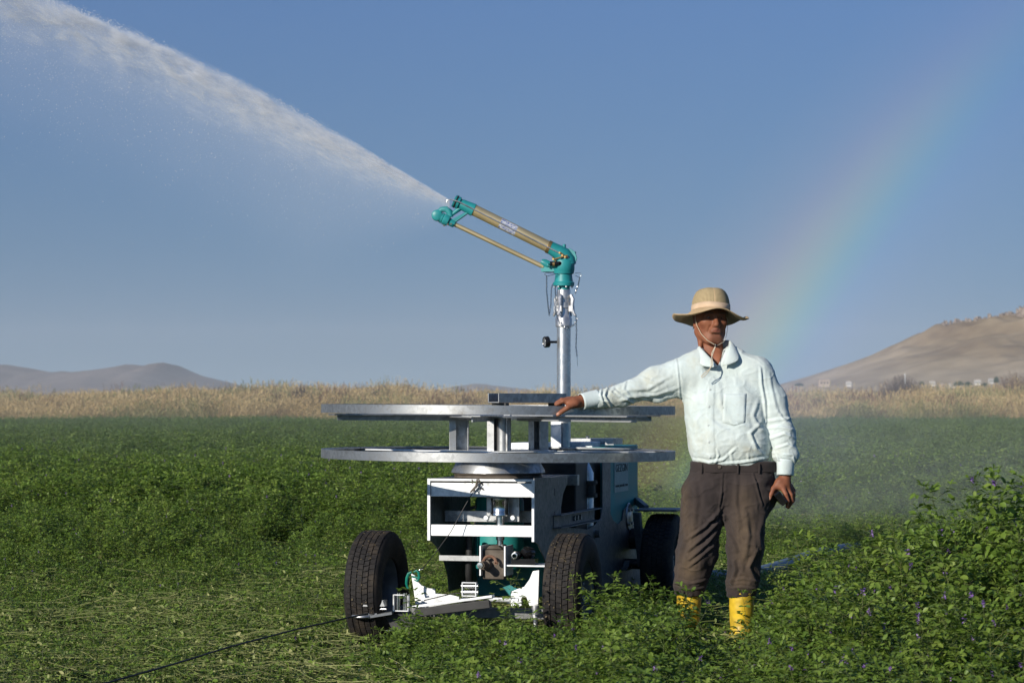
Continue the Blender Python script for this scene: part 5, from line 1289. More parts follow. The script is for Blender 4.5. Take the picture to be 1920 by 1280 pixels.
M['button'] = mat_two('shirt button', (.6, .65, .63), (.7, .74, .72), 10, .3)

# --- body: head, neck, arms, hands, legs in one surface
HC = m(1334, 645)                                             # point of the chin
HR = Matrix.Rotation(R(13), 3, 'Z') @ Matrix.Rotation(R(1.5), 3, 'Y') @ Matrix.Rotation(R(-3), 3, 'X')
def hd(x, y, z): return Vector(HC) + Vector((0, .075, 0)) + HR @ Vector((x, y, z))
bd = SDF((.20, 11.93, .02), (1.42, 12.56, 1.76), .0035)
bd.ell(hd(0, .015, .150), (.078, .096, .092), .02, HR)
bd.ell(hd(0, -.018, .083), (.067, .070, .076), .03, HR)
bd.ell(hd(0, -.052, .022), (.030, .026, .021), .035, HR)
for s in (-1, 1):
    bd.cone(hd(s * .056, .012, .060), hd(s * .022, -.055, .020), .020, .017, .03)
    bd.ell(hd(s * .042, -.058, .104), (.022, .018, .018), .025, HR)
    bd.cone(hd(s * .012, -.081, .137), hd(s * .040, -.070, .138), .010, .009, .014)
    bd.ell(hd(s * .031, -.093, .121), (.017, .016, .012), .014, HR, 's')
    bd.ell(hd(s * .031, -.0735, .1135), (.014, .010, .006), .008, HR)
    bd.ell(hd(s * .012, -.094, .084), (.0085, .010, .008), .007, HR)
    bd.ell(hd(s * .076, .012, .108), (.008, .017, .031), .006, HR @ Matrix.Rotation(R(s * 18), 3, 'Z'))
    bd.ell(hd(s * .080, .006, .108), (.005, .009, .019), .004, HR, 's')
    bd.cone(hd(s * .024, -.084, .082), hd(s * .034, -.072, .055), .004, .003, .008, op='s')     # fold beside the mouth
bd.cone(hd(0, -.080, .132), hd(0, -.103, .090), .0085, .012, .012)
bd.ell(hd(0, -.084, .0605), (.026, .014, .014), .014, HR)
bd.cone(hd(-.020, -.089, .0625), hd(0, -.0975, .0645), .0040, .0050, .006); bd.cone(hd(.020, -.089, .0625), hd(0, -.0975, .0645), .0040, .0050, .006)
bd.cone(hd(-.016, -.089, .0535), hd(.016, -.089, .0535), .0055, .0055, .007)
bd.cone(hd(-.025, -.094, .0588), hd(0, -.103, .0590), .0020, .0026, .003, op='s'); bd.cone(hd(.025, -.094, .0588), hd(0, -.103, .0590), .0020, .0026, .003, op='s')
bd.cone(hd(-.012, -.088, .042), hd(.012, -.088, .042), .004, .004, .010, op='s')
NB = m(1340, 684, .080)
bd.cone(hd(0, .048, .07), NB, .056, .062, .012); bd.cone(NB, m(1340, 725, .065), .066, .084, .03)
for s, q in ((-1, (1316, 690)), (1, (1348, 690))): bd.cone(hd(s * .050, .02, .05), m(q[0], q[1], -.015), .010, .008, .02)
bd.cone(m(1345, 745, .03), m(1358, 800, .02), .125, .13, .05, 1.3); bd.cone(m(1358, 800, .02), m(1370, 895, .02), .115, .105, .04, 1.3)
SH_R, EL_R, WR_R = m(1290, 702, .03), m(1182, 738, -.02), m(1088, 752, -.115)
SH_L, EL_L, WR_L = m(1418, 716, .04), m(1468, 800, .0), m(1472, 893, -.04)
bd.cone(m(1340, 716, .05), SH_L, .070, .042, .03); bd.cone(SH_R, EL_R, .045, .038, .03); bd.cone(EL_R, WR_R, .038, .026, .02)
bd.cone(SH_L, EL_L, .042, .036, .03); bd.cone(EL_L, WR_L, .038, .026, .02)
KN_R, AN_R, KN_L, AN_L = m(1300, 1030, .0), m(1292, 1150, .05), m(1395, 1030, -.05), m(1389, 1150, -.05)
bd.cone(m(1332, 930, .02), KN_R, .078, .058, .04); bd.cone(KN_R, AN_R, .055, .038, .03); bd.cone(m(1400, 930, .02), KN_L, .078, .058, .04); bd.cone(KN_L, AN_L, .055, .038, .03)
bd.cone(m(1345, 905, .02), m(1398, 905, .02), .092, .092, .03, 1.25)
# right hand on the ring: palm down, fingers over the top plate, thumb down the front
def finger(pts, rs, k=.004):
    for i in range(len(pts) - 1): bd.cone(pts[i], pts[i + 1], rs[i], rs[i + 1], .003 if i else k)
W0 = WR_R; 
bd.cone(W0, m(1078, 753.5, -.125), .026, .025, .012, 1.0); bd.cone(m(1080, 751.5, -.100), m(1064, 751, -.085), .022, .019, .012); bd.cone(m(1081, 755, -.135), m(1066, 755, -.14), .022, .017, .012)
bd.ell(m(1073, 753, -.11), (.030, .036, .022), .015)
finger([m(1067, 752.5, -.142), m(1056, 752.0, -.150), m(1048.5, 755.5, -.150), m(1043.5, 758.0, -.148)], [.0115, .0098, .0088, .0078], .010)
finger([m(1065, 751, -.118), m(1053, 749.5, -.122), m(1045, 754, -.122), m(1040.5, 758.2, -.118)], [.0118, .0100, .0090, .0080], .010)
finger([m(1064, 750.5, -.095), m(1053, 749.0, -.092), m(1046, 754, -.088), m(1043, 758.2, -.084)], [.0112, .0095, .0086, .0078], .010)
finger([m(1066, 751.5, -.074), m(1057, 751.5, -.066), m(1051, 755.5, -.060), m(1049, 758.4, -.056)], [.0100, .0086, .0078, .0070], .010)
finger([m(1078, 757, -.150), m(1065, 763.5, -.172), m(1053.5, 771, -.172), m(1046, 777, -.166)], [.0165, .0125, .0112, .0098], .018)
# left hand holding the telephone
bd.cone(WR_L, m(1470, 903, -.045), .026, .027, .012); bd.ell(m(1470, 908, -.045), (.034, .024, .034), .015)
bd.cone(m(1462, 903, -.055), m(1461, 912, -.06), .020, .014, .015)
finger([m(1460, 905, -.05), m(1450.5, 915, -.062), m(1445.5, 927, -.066), m(1442.5, 935, -.066)], [.015, .0120, .0100, .0085], .018)       # thumb
finger([m(1467, 913, -.065), m(1473, 926, -.078), m(1477.5, 939, -.078), m(1475.5, 949, -.072)], [.013, .0115, .0095, .0082], .014)        # index
finger([m(1476, 914, -.045), m(1483, 928, -.056), m(1485, 940, -.053), m(1478, 951, -.046)], [.013, .0115, .0098, .0082], .014)
finger([m(1481, 912, -.020), m(1487.5, 925, -.028), m(1487, 938, -.024), m(1479, 948, -.020)], [.012, .0108, .0092, .0080], .014)
finger([m(1482, 909, .004), m(1488, 919, .004), m(1487, 930, .006), m(1481, 939, .008)], [.011, .0095, .0084, .0072], .014)
V, Q = bd.surf(1); V, Q = drop_small(V, Q)
loc_h = (V - np.array(hd(0, 0, 0))) @ np.array(HR)
lip = np.exp(-(((loc_h[:, 0]) / .021) ** 2) ** 2 - ((loc_h[:, 2] - .0590) / .0065) ** 2) * (loc_h[:, 1] < -.08)
stub = np.clip(1.3 - ((loc_h[:, 0] / .055) ** 2 + ((loc_h[:, 2] - .04) / .034) ** 2), 0, 1) * (loc_h[:, 1] < .02) * (np.abs(loc_h[:, 2] - .02) < .09) * (1 - lip)
def nailm(p, r_): return np.exp(-(np.linalg.norm(V - np.array(p), axis=1) / r_) ** 2)
nail = nailm(m(1045.5, 775.5, -.176), .0075) + nailm(m(1442, 934, -.074), .007)
Nn = vnorm(V, Q); V = V + Nn * (n3(V, (60, 60, 60), 3, 1) * .0006)[:, None]
person = tag(empty('person', (1.0, MYD, 0)), 'man in pale mint shirt, brown trousers and wide hat, one hand on the ring', 'person')
inv = Vector((-1.0, -MYD, 0)); INV = np.array(inv)
body = part('body', V + INV, Q, M['skin'], person, {'lip': lip, 'stubble': stub, 'nail': np.clip(nail, 0, 1)})
MP = Matrix.Translation(inv)
def pb_(mb, name, mat, parent=None, bevel=0):
    return mb.xf(MP).build(name, mat, parent or person, bevel)
for s in (-1, 1):
    e_ = pb_(MB().lathe(hd(s * .031, -.066, .1205), HR @ Vector((0, -1, 0)), [(.0118 * math.sin(a), .0118 * math.cos(a)) for a in [math.pi * k / 12 for k in range(13)]], 20), 'eye', M['eye'])
    pb_(MB().lathe(hd(s * .031, -.066, .1205), HR @ Vector((0, -1, 0)), [(.0001, .0122), (.0052, .0110)], 16), 'iris', M['iris'], e_)
    b = MB()
    for k in range(26):
        t = k / 25; p = hd(s * (.012 + .036 * t), -.090 + .016 * t * t, .142 + .004 * math.sin(t * 3)); b.tube([p, p + HR @ Vector((s * .006, -.001, .004 * rnd.uniform(-.4, .8)))], [.0012, .0004], 4, False)
    o = pb_(b, 'eyebrow', M['hair'])
hb = MB(); k_ = 0
for k in range(420):
    a_ = R(rnd.uniform(20, 160)); z = rnd.uniform(.085, .155); d = Vector((math.cos(a_) * .0745, .015 + math.sin(a_) * .092, z)); p = hd(*d)
    hb.tube([p, p + HR @ Vector((d.x * .06, (d.y - .015) * .06, -.012))], [.0011, .0004], 3, False)
pb_(hb, 'hair', M['hair'])

# --- shirt
sh = SDF((.22, 11.98, .85), (1.42, 12.62, 1.56), .0042)
sh.cone(m(1314, 689, .045), m(1385, 689, .045), .062, .068, .04, 1.05); sh.cone(m(1318, 676, .05), m(1372, 672, .05), .055, .060, .04)
sh.cone(m(1330, 735, .03), m(1378, 735, .035), .115, .125, .06, 1.25)
sh.cone(m(1334, 780, .01), m(1382, 780, .01), .120, .130, .08, 1.18)
sh.cone(m(1343, 825, .0), m(1386, 825, .0), .122, .130, .08, 1.1)
sh.cone(m(1347, 846, .005), m(1392, 848, .01), .120, .118, .07, 1.08)
sh.cut(m(1370, 873, 0), (0, 0, -1))
sh.cone(m(1300, 690, .04), m(1230, 716, .02), .066, .064, .05); sh.cone(m(1300, 706, .04), m(1232, 722, .02), .082, .070, .06)
sh.cone(m(1232, 718, .02), m(1165, 741, -.04), .072, .052, .03); sh.cone(m(1165, 741, -.04), m(1122, 749.5, -.08), .052, .043, .02)
sh.cone(m(1372, 690, .04), m(1418, 698, .035), .062, .070, .04); sh.cone(m(1418, 700, .035), m(1448, 752, .02), .072, .068, .05); sh.cone(m(1448, 752, .02), m(1466, 812, -.01), .066, .062, .03)
sh.cone(m(1466, 812, -.01), m(1473, 850, -.03), .062, .052, .02); sh.cone(m(1463, 853, -.03), m(1483, 853, -.03), .040, .038, .015)
sh.cone(m(1474, 846, -.01), m(1476, 858, -.01), .050, .043, .01)
# collar opening
sh.cone(m(1334, 684, -.05), m(1340, 640, .04), .036, .066, .008, op='s'); sh.cone(m(1333, 704, -.11), m(1333, 686, -.08), .004, .026, .006, op='s'); sh.cone(m(1333, 704, -.08), m(1333, 688, -.05), .004, .026, .006, op='s')
V, Q = sh.surf(2); V, Q = drop_small(V, Q); Nn = vnorm(V, Q)
FL = [
 # right sleeve: drapes under the arm and crumpled folds by the cuff
 ([(1262, 745), (1225, 752), (1190, 748)], .012, .012), ([(1268, 728), (1230, 741), (1185, 744), (1160, 752)], .011, .009), ([(1255, 705), (1215, 728), (1175, 731)], .013, .006),
 ([(1128, 726), (1124, 740), (1130, 757)], .007, .012), ([(1140, 724), (1131, 742), (1146, 764)], .008, .013), ([(1150, 728), (1143, 736), (1160, 744)], .008, .008), ([(1116, 744), (1128, 752), (1140, 752)], .005, .008),
 ([(1165, 738), (1180, 752), (1205, 756)], .008, .010), ([(1172, 716), (1168, 730), (1180, 742)], .009, .006), ([(1205, 708), (1220, 716), (1240, 716)], .010, .005), ([(1150, 730), (1170, 748), (1195, 760)], .008, .009), ([(1200, 738), (1228, 750), (1258, 752)], .008, .007),
 # shoulder seams and chest drape
 ([(1268, 672), (1270, 700), (1274, 740), (1278, 760)], .006, .006), ([(1300, 700), (1296, 740), (1310, 775)], .020, .004),
 ([(1345, 720), (1350, 760), (1368, 790), (1400, 800)], .016, .007), ([(1418, 752), (1408, 780), (1422, 803), (1436, 810)], .014, .008),
 ([(1425, 790), (1402, 812), (1414, 840), (1430, 852)], .012, .011),
 ([(1300, 790), (1312, 820), (1340, 838)], .018, .004), ([(1292, 760), (1304, 800), (1300, 840)], .016, .004), ([(1320, 780), (1345, 800), (1372, 812)], .014, .005),
 # blousing over the waist
 ([(1294, 860), (1325, 866), (1352, 861), (1362, 852)], .009, .008), ([(1338, 866), (1344, 852), (1340, 842)], .007, .010), ([(1352, 868), (1385, 866), (1425, 859), (1450, 856)], .008, .009), ([(1370, 864), (1366, 848), (1376, 838)], .008, .007), ([(1400, 862), (1398, 850)], .008, .006),
 # left sleeve
 ([(1424, 690), (1426, 720), (1432, 752), (1434, 790)], .009, .012), ([(1440, 700), (1446, 735), (1454, 770)], .012, .006), ([(1436, 790), (1458, 786), (1484, 784)], .010, .010), ([(1440, 802), (1462, 800), (1488, 806)], .009, .009),
 ([(1446, 820), (1468, 812), (1490, 822)], .009, .009), ([(1452, 840), (1474, 832), (1492, 842)], .008, .009), ([(1452, 852), (1458, 862), (1470, 864)], .006, .010), ([(1484, 856), (1488, 866), (1480, 870)], .006, .009), ([(1456, 770), (1470, 790), (1486, 796)], .010, .006), ([(1466, 850), (1484, 852), (1494, 860)], .006, .006)]
V = V + Nn * folds(V, Nn, FL)[:, None] * .7
V = V + Nn * (n3(V, (13, 13, 8), 7, 3) * .0038)[:, None]
V = V + Nn * (np.maximum(0, 1 - np.abs(n3(V, (9, 9, 15), 17, 2)) * 7) * .0020)[:, None]        # small creases
# button placket and pocket
pl = [m(1333, 712), m(1329, 760), m(1328, 800), m(1332, 865)]; bz = np.full(len(V), 9.)
for i in range(3): bz = np.minimum(bz, seg_d(V, pl[i], pl[i + 1])[0])
V = V + Nn * (np.where((bz < .017) & (Nn[:, 1] < 0), .0022, 0))[:, None]
V = relax(V, Q, 1, .35)
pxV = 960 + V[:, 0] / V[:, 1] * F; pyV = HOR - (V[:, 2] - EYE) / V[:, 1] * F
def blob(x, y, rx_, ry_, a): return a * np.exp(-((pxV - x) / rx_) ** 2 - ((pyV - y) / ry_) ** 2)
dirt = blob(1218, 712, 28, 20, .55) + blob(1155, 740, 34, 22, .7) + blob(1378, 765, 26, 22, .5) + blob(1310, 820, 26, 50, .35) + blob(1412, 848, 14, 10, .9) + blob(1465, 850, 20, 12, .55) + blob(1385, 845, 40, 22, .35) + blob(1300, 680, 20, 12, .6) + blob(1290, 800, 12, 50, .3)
shirt = part('shirt', V + INV, Q, M['shirt'], person, {'dirt': dirt})
def solid(o, t): md = o.modifiers.new('thick', 'SOLIDIFY'); md.thickness = t; md.offset = 0; return o
# cuffs
def cuff(a, b_, ra, rb, n=28):
    a, b_ = Vector(a), Vector(b_); d = (b_ - a).normalized(); x = d.orthogonal().normalized(); y = d.cross(x); vs_ = []; fs_ = []
    K = 9
    for i in range(K + 1):
        t = i / K; c = a.lerp(b_, t); r_ = (ra + (rb - ra) * t) * (1.0 + (.012 if i in (0, K) else 0))
        for j in range(n):
            an = 2 * math.pi * j / n; rr = r_ * (1 + .05 * math.cos(2 * an) + .02 * math.sin(3 * an + i * .4)); vs_.append(c + (x * math.cos(an) + y * math.sin(an)) * rr + inv)
    for i in range(K):
        for j in range(n): fs_.append((i * n + j, i * n + (j + 1) % n, (i + 1) * n + (j + 1) % n, (i + 1) * n + j))
    return solid(mesh_obj('cuff', vs_, fs_, M['shirt'], shirt, True), .003)
cuff(m(1122, 746, -.082), m(1090, 752.5, -.114), .0395, .0375); cuff(m(1473, 862, -.034), m(1472, 891, -.042), .041, .0395)
# collar: a folded band round the neck with two points
def collar():
    cen = m(1342, 655, .04); TR_ = Matrix.Rotation(R(-9), 3, 'Y')
    stand = [(0, .066, 0), (.05, .04, 0), (.064, 0, -.008), (.052, -.045, -.030), (.030, -.080, -.060), (.010, -.100, -.088)]
    fold = [(0, .072, .040), (.055, .045, .040), (.070, 0, .030), (.058, -.048, .003), (.036, -.082, -.036), (.015, -.104, -.078)]
    edge = [(0, .098, -.006), (.078, .062, -.010), (.098, .0, -.014), (.100, -.052, -.036), (.090, -.098, -.070), (.034, -.116, -.084)]
    def cr(p, t):
        x = t * (len(p) - 1); i = min(int(x), len(p) - 2); u = x - i; q = [Vector(p[max(0, min(len(p) - 1, i + k))]) for k in (-1, 0, 1, 2)]
        if i == 0: q[0] = Vector((-p[1][0], p[1][1], p[1][2]))
        return .5 * ((2 * q[1]) + (q[2] - q[0]) * u + (2 * q[0] - 5 * q[1] + 4 * q[2] - q[3]) * u * u + (3 * q[1] - q[0] - 3 * q[2] + q[3]) * u ** 3)
    vs_ = []; fs_ = []; n = 44
    for i in range(n + 1):
        t = i / n * 2 - 1; sg = -1 if t < 0 else 1; a = abs(t)
        S, Fd, Ed = cr(stand, a), cr(fold, a), cr(edge, a)
        if sg < 0: Ed = Ed * .93 + Fd * .07
        bul = (Ed - Fd).cross(Vector((0, 0, 1))); md = Fd.lerp(Ed, .5) + Vector((Fd.x, Fd.y, 0)).normalized() * .007 + Vector((0, 0, .004)); m1 = Fd.lerp(Ed, .12) + Vector((Fd.x, Fd.y, 0)).normalized() * .006 + Vector((0, 0, .001))
        for q in (S, Fd, m1, md, Ed): vs_.append(cen + TR_ @ Vector((q.x * sg, q.y, q.z)) + inv)
    for i in range(n):
        for k in range(4): fs_.append((i * 5 + k, i * 5 + k + 1, (i + 1) * 5 + k + 1, (i + 1) * 5 + k))
    o = mesh_obj('collar', vs_, fs_, M['shirt'], shirt, True); solid(o, .0028); md = o.modifiers.new('sub', 'SUBSURF'); md.levels = 1; md.render_levels = 1
    return o
collar()
def front_y(px, py):
    d_ = (pxV - px) ** 2 + (pyV - py) ** 2; c = np.where(Nn[:, 1] < -.2, d_, 1e9).argsort()[:6]; return float(V[c, 1].mean())
def on_shirt(px, py, off=.003): y = front_y(px, py) - off; return P(px, py, y)
for q in ((1331, 730), (1329, 762), (1328, 797), (1329, 828), (1331, 856)):
    pb_(MB().lathe(on_shirt(*q, .0015), (0, -1, 0), [(.001, .0022), (.0045, .0022), (.0056, .001), (.0056, -.001)], 14), 'button', M['button'], shirt)
# chest pocket as a thin stitched patch
def pocket():
    xs_ = np.linspace(1357, 1400, 9); ys_ = np.linspace(738, 792, 10); vs_ = []; fs_ = []
    for j, y in enumerate(ys_):
        for i, x in enumerate(xs_):
            yy = y + (6 * (1 - abs(i - 4) / 4) if j == 9 else 0) ; vs_.append(on_shirt(x - (y - 738) * .05, yy, .0007) + inv)
    for j in range(9):
        for i in range(8): fs_.append((j * 9 + i, j * 9 + i + 1, (j + 1) * 9 + i + 1, (j + 1) * 9 + i))
    me = mesh_obj('pocket', vs_, fs_, M['shirt'], shirt, True); solid(me, .0006); return me
pocket()

# --- trousers
tr = SDF((.72, 12.0, .20), (1.34, 12.62, .94), .0045)
tr.cone(m(1341, 888, .015), m(1406, 888, .02), .115, .115, .05, 1.1); tr.cone(m(1336, 925, .02), m(1406, 925, .02), .132, .130, .05, 1.15)
tr.cone(m(1322, 930, .01), m(1306, 1035, .0), .112, .092, .03, 1.05); tr.cone(m(1306, 1035, .0), m(1293, 1095, .03), .092, .078, .03); tr.cone(m(1293, 1095, .03), m(1293, 1110, .04), .078, .070, .01)
tr.cone(m(1400, 930, -.0), m(1398, 1020, -.04), .112, .084, .03, 1.05); tr.cone(m(1398, 1020, -.04), m(1392, 1092, -.05), .084, .078, .03); tr.cone(m(1392, 1092, -.05), m(1391, 1108, -.05), .078, .068, .01)
tr.cut(m(1370, 866, 0), (0, 0, 1)); tr.cut(m(1340, 1117, 0), (0.0, 0, -1))
V, Q = tr.surf(2); V, Q = drop_small(V, Q); Nn = vnorm(V, Q)
FT = [([(1352, 885), (1350, 920), (1346, 955)], .006, .008), ([(1346, 955), (1320, 985), (1285, 1010)], .010, .013), ([(1345, 975), (1322, 1000), (1288, 1030)], .010, .014), ([(1342, 995), (1322, 1018), (1290, 1046)], .009, .011),
 ([(1338, 1020), (1318, 1035), (1290, 1060)], .009, .008), ([(1356, 965), (1366, 1000), (1378, 1030)], .010, .013), ([(1352, 950), (1340, 970), (1322, 975)], .010, .010), ([(1300, 900), (1304, 940), (1296, 990)], .016, .006),
 ([(1378, 895), (1376, 940), (1382, 985)], .014, .006), ([(1268, 1085), (1292, 1092), (1322, 1086)], .008, .006), ([(1266, 1098), (1290, 1104), (1322, 1100)], .007, .006), ([(1362, 1085), (1390, 1080), (1424, 1088)], .008, .006),
 ([(1360, 1100), (1386, 1096), (1424, 1102)], .007, .006), ([(1372, 1040), (1376, 1065), (1368, 1090)], .010, .010), ([(1415, 1030), (1400, 1060), (1410, 1085)], .012, .013), ([(1408, 885), (1416, 915), (1426, 945)], .006, .008), ([(1284, 890), (1280, 915), (1272, 940)], .006, .006),
 ([(1395, 960), (1400, 1000), (1392, 1040)], .016, .007), ([(1430, 960), (1420, 1000), (1424, 1040)], .014, .008), ([(1276, 960), (1284, 1000), (1270, 1050)], .012, .006)]
V = V + Nn * folds(V, Nn, FT)[:, None] + Nn * (n3(V, (13, 13, 9), 27, 3) * .0075)[:, None]
V = V + Nn * (np.maximum(0, 1 - np.abs(n3(V, (8, 8, 14), 37, 2)) * 7) * .004)[:, None]; V = relax(V, Q, 1, .35)
pxV = 960 + V[:, 0] / V[:, 1] * F; pyV = HOR - (V[:, 2] - EYE) / V[:, 1] * F
dirt = blob(1296, 1010, 14, 60, .7) + blob(1285, 1070, 24, 30, .8) + blob(1396, 990, 22, 50, .9) + blob(1400, 1050, 24, 30, .55) + blob(1388, 1090, 24, 16, .7) + blob(1283, 940, 8, 40, .7) + blob(1395, 930, 24, 22, .3)
trs = part('trousers', V + INV, Q, M['trouser'], person, {'dirt': dirt})
# waistband, loops, fly button
wb = SDF((.72, 12.0, .84), (1.34, 12.62, .95), .004)
wb.cone(m(1342, 875, .015), m(1408, 875, .02), .118, .118, .02, 1.09); wb.cone(m(1342, 878, .015), m(1408, 878, .02), .119, .119, .02, 1.09); wb.cut(m(1370, 864.5, 0), (0, 0, 1)); wb.cut(m(1370, 885, 0), (0, 0, -1))
Vw, Qw = wb.surf(1); Nw = vnorm(Vw, Qw); Vw = Vw + Nw * (n3(Vw, (14, 14, 30), 5, 2) * .003)[:, None]
part('waistband', Vw + INV, Qw, M['trouser'], trs, {'dirt': np.zeros(len(Vw))})
def fy(px, py):
    d_ = (960 + Vw[:, 0] / Vw[:, 1] * F - px) ** 2 + (HOR - (Vw[:, 2] - EYE) / Vw[:, 1] * F - py) ** 2; c = np.where(Nw[:, 1] < 0, d_, 1e9).argsort()[:4]; return float(Vw[c, 1].mean())
for q in (1316, 1384, 1424):
    y = fy(q, 876) - .004; pb_(MB().tube([P(q, 869, y), P(q, 876, y - .003), P(q - .5, 887, y)], .0045, 8), 'belt_loop', M['trouser'], trs)
y = fy(1349, 875) - .001; pb_(MB().lathe(P(1349, 875, y), (0, -1, 0), [(.001, .003), (.007, .003), (.008, .001), (.008, -.002)], 14), 'waist_button', M['iron'], trs)
# --- boots
def boot(top, ank, toe, wr=.062):
    s = SDF((top.x - .16, top.y - .34, -.01), (top.x + .16, top.y + .2, .36), .005)
    s.cone(Vector((top.x, top.y, .30)), Vector((ank.x, ank.y, .10)), wr, .050, .02); s.cone(Vector((ank.x, ank.y, .10)), Vector((ank.x, ank.y + .02, .05)), .052, .045, .02)
    s.cone(Vector((ank.x, ank.y, .06)), Vector((toe.x, toe.y, .045)), .048, .042, .03); s.cone(Vector((ank.x, ank.y + .02, .02)), Vector((toe.x, toe.y, .02)), .046, .044, .01)
    s.cut((0, 0, .305), (0, 0, 1)); s.cut((0, 0, .004), (0, 0, -1)); V_, Q_ = s.surf(1); return V_, Q_
for a, b_, c_ in ((m(1292, 1110, .045), m(1291, 1190, .05), m(1283, 1190, -.09)), (m(1391, 1108, -.05), m(1389, 1190, -.05), m(1399, 1190, -.20))):
    V_, Q_ = boot(a, b_, c_); V_ = V_ + vnorm(V_, Q_) * (n3(V_, (20, 20, 26), 2, 2) * .003)[:, None]
    bo = part('boot', V_ + INV, Q_, M['boot'], person)
    pb_(MB().lathe((a.x, a.y, .296), (0, 0, 1), [(.059, 0), (.0655, 0), (.0655, .012), (.059, .012)], 32, True, True), 'boot_rim', M['boot'], bo)
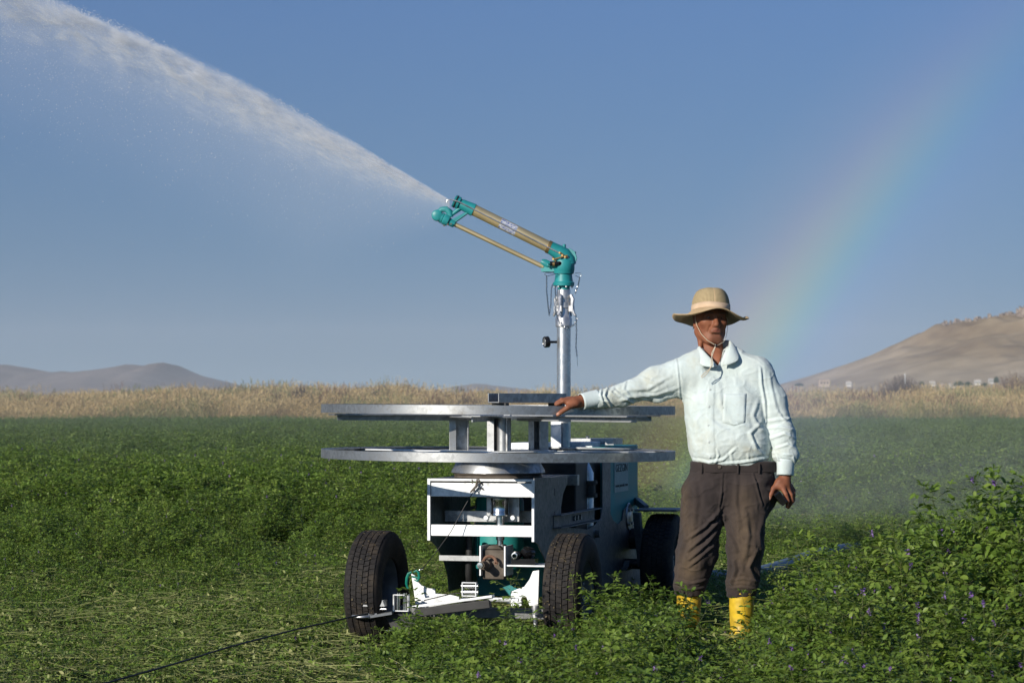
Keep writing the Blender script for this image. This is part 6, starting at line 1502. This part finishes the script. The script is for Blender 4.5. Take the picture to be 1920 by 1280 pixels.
# --- hat
def hat():
    root = MB(); Cx = hd(0.006, .016, .150); n = 72
    HM = Matrix.Rotation(R(13), 3, 'Z') @ Matrix.Rotation(R(3.2), 3, 'Y') @ Matrix.Rotation(R(-8), 3, 'X')
    def hp(x, y, z): return Cx + HM @ Vector((x, y, z)) + inv
    def ringpt(j, rx_, ry_, z, wob=0): a_ = 2 * math.pi * j / n; return (math.cos(a_) * rx_, math.sin(a_) * ry_, z)
    prof = [(.0905, .1085, .022), (.0895, .107, .040), (.088, .105, .056), (.084, .100, .073), (.078, .093, .090), (.070, .084, .104), (.058, .071, .114), (.042, .053, .120), (.022, .028, .122), (.002, .002, .121)]
    vs_ = []; uvs = []
    for i, (rx_, ry_, z) in enumerate(prof):
        for j in range(n):
            x, y, zz = ringpt(j, rx_, ry_, z); a_ = 2 * math.pi * j / n
            if i > 4: zz += .004 * noise.noise((x * 25, y * 25, 2)) - (.0022 * math.exp(-((x + .01) / .02) ** 2) if i > 6 else 0)
            w_ = 1 + .010 * noise.noise((math.cos(a_) * 2.2, math.sin(a_) * 2.2, i * .5)); vs_.append(hp(x * w_, y * w_, zz)); uvs.append((j / n, i / (len(prof) - 1)))
    fs_ = [(i * n + j, i * n + (j + 1) % n, (i + 1) * n + (j + 1) % n, (i + 1) * n + j) for i in range(len(prof) - 1) for j in range(n)]
    mats = [M['hatband'], M['hatmesh'], M['hat']]; mi = []
    for i in range(len(prof) - 1):
        for j in range(n):
            a_ = (360 * (j + .5) / n - 262) % 90; seam = min(a_, 90 - a_) < 4
            mi.append(0 if i < 1 else (2 if (i > 5 or seam) else 1))
    crown = mesh_obj('hat', vs_, fs_, None, person, True, mats, mi); uv = crown.data.uv_layers.new(name='UVMap')
    for l in crown.data.loops: uv.data[l.index].uv = (uvs[l.vertex_index][0], uvs[l.vertex_index][1])
    solid(crown, .002)
    # band
    bv = []; 
    for rx_, ry_, z in ((.0915, .1095, .008), (.0925, .1105, .020), (.0918, .1098, .040)):
        for j in range(n): bv.append(hp(*ringpt(j, rx_, ry_, z + .002 * math.sin(j * .3))))
    solid(mesh_obj('hatband', bv, [(i * n + j, i * n + (j + 1) % n, (i + 1) * n + (j + 1) % n, (i + 1) * n + j) for i in range(2) for j in range(n)], M['hatband'], crown, True), .0015)
    # brim, drooping and waved
    K = 14; br_ = []
    for i in range(K + 1):
        t = i / K
        for j in range(n):
            a_ = 2 * math.pi * j / n; ca, sa = math.cos(a_), math.sin(a_); rx_ = .091 + .094 * t; ry_ = .109 + .078 * t
            # sa<0 is the front
            z = .012 - .010 * t
            side = abs(ca) ** 1.5
            z += side * (-.030 * math.sin(t * math.pi * .75) + .026 * t ** 3 * (.72 if ca > 0 else .5))            # sides droop and curl up at the rim
            z += -.048 * t * math.exp(-((((math.degrees(a_) - 222 + 180) % 360 - 180)) / 24) ** 2) * .5            # front left lobe
            z += -.052 * t * math.exp(-((((math.degrees(a_) - 318 + 180) % 360 - 180)) / 30) ** 2) * .55
            z += .004 * t * math.sin(3 * a_ + 1) + .003 * t * math.sin(7 * a_)
            z += (-.034 * t if sa > 0 else -.010 * t) * abs(sa) ** 1.2                                             # the back hangs down
            br_.append(hp(ca * rx_, sa * ry_, z))
    o = mesh_obj('hat_brim', br_, [(i * n + j, i * n + (j + 1) % n, (i + 1) * n + (j + 1) % n, (i + 1) * n + j) for i in range(K) for j in range(n)], M['hat'], crown, True); solid(o, .0032)
    return crown
hat_o = hat()
# chin cord
cl = [hd(-.082, -.012, .145), hd(-.0825, -.020, .115), hd(-.078, -.034, .085), hd(-.064, -.058, .045), hd(-.040, -.082, .012), hd(-.012, -.096, -.006), hd(-.004, -.098, -.010)]
cr_ = [hd(.082, -.012, .145), hd(.0825, -.016, .115), hd(.080, -.022, .080), hd(.066, -.048, .040), hd(.044, -.074, .008), hd(.012, -.094, -.008), hd(.0, -.098, -.010)]
k0 = hd(-.003, -.098, -.012)
dn = [k0, m(1334.5, 662, -.045), m(1335.5, 675, -.075), m(1336, 684, -.098), m(1331, 691, -.115), m(1322, 698, -.122), m(1315, 705, -.126), m(1316, 708, -.128), m(1322, 704, -.126), m(1330, 694, -.118), m(1333, 686, -.105), m(1333.5, 672, -.072), k0]
cd = MB().tube(cl, .0013, 6).tube(cr_, .0012, 6).tube(dn, .0021, 6); cd_o = pb_(cd, 'chin_cord', M['cord'], hat_o)
pb_(MB().lathe(k0 + Vector((0, 0, .006)), (0, 0, -1), [(.001, 0), (.006, .001), (.007, .006), (.006, .012), (.001, .013)], 14), 'cord_stop', M['blackgloss'], cd_o)
# telephone
ph = MB(); pc = m(1461.5, 932, -.088); ph.box((0, 0, 0), (.034, .125, .070))
ph.xf(Matrix.Translation(pc + Vector((.002, .045, .0))) @ Matrix.Rotation(R(-38), 4, 'Y') @ Matrix.Rotation(R(6), 4, 'X'))
pho = MB(); pho.v = ph.v; pho.f = ph.f; pho.sm = ph.sm
pho = ph.build('mobile_phone', M['blackgloss'], None, .006, 3)
tag(pho, 'black telephone held down in the man left hand beside his thigh', 'phone')
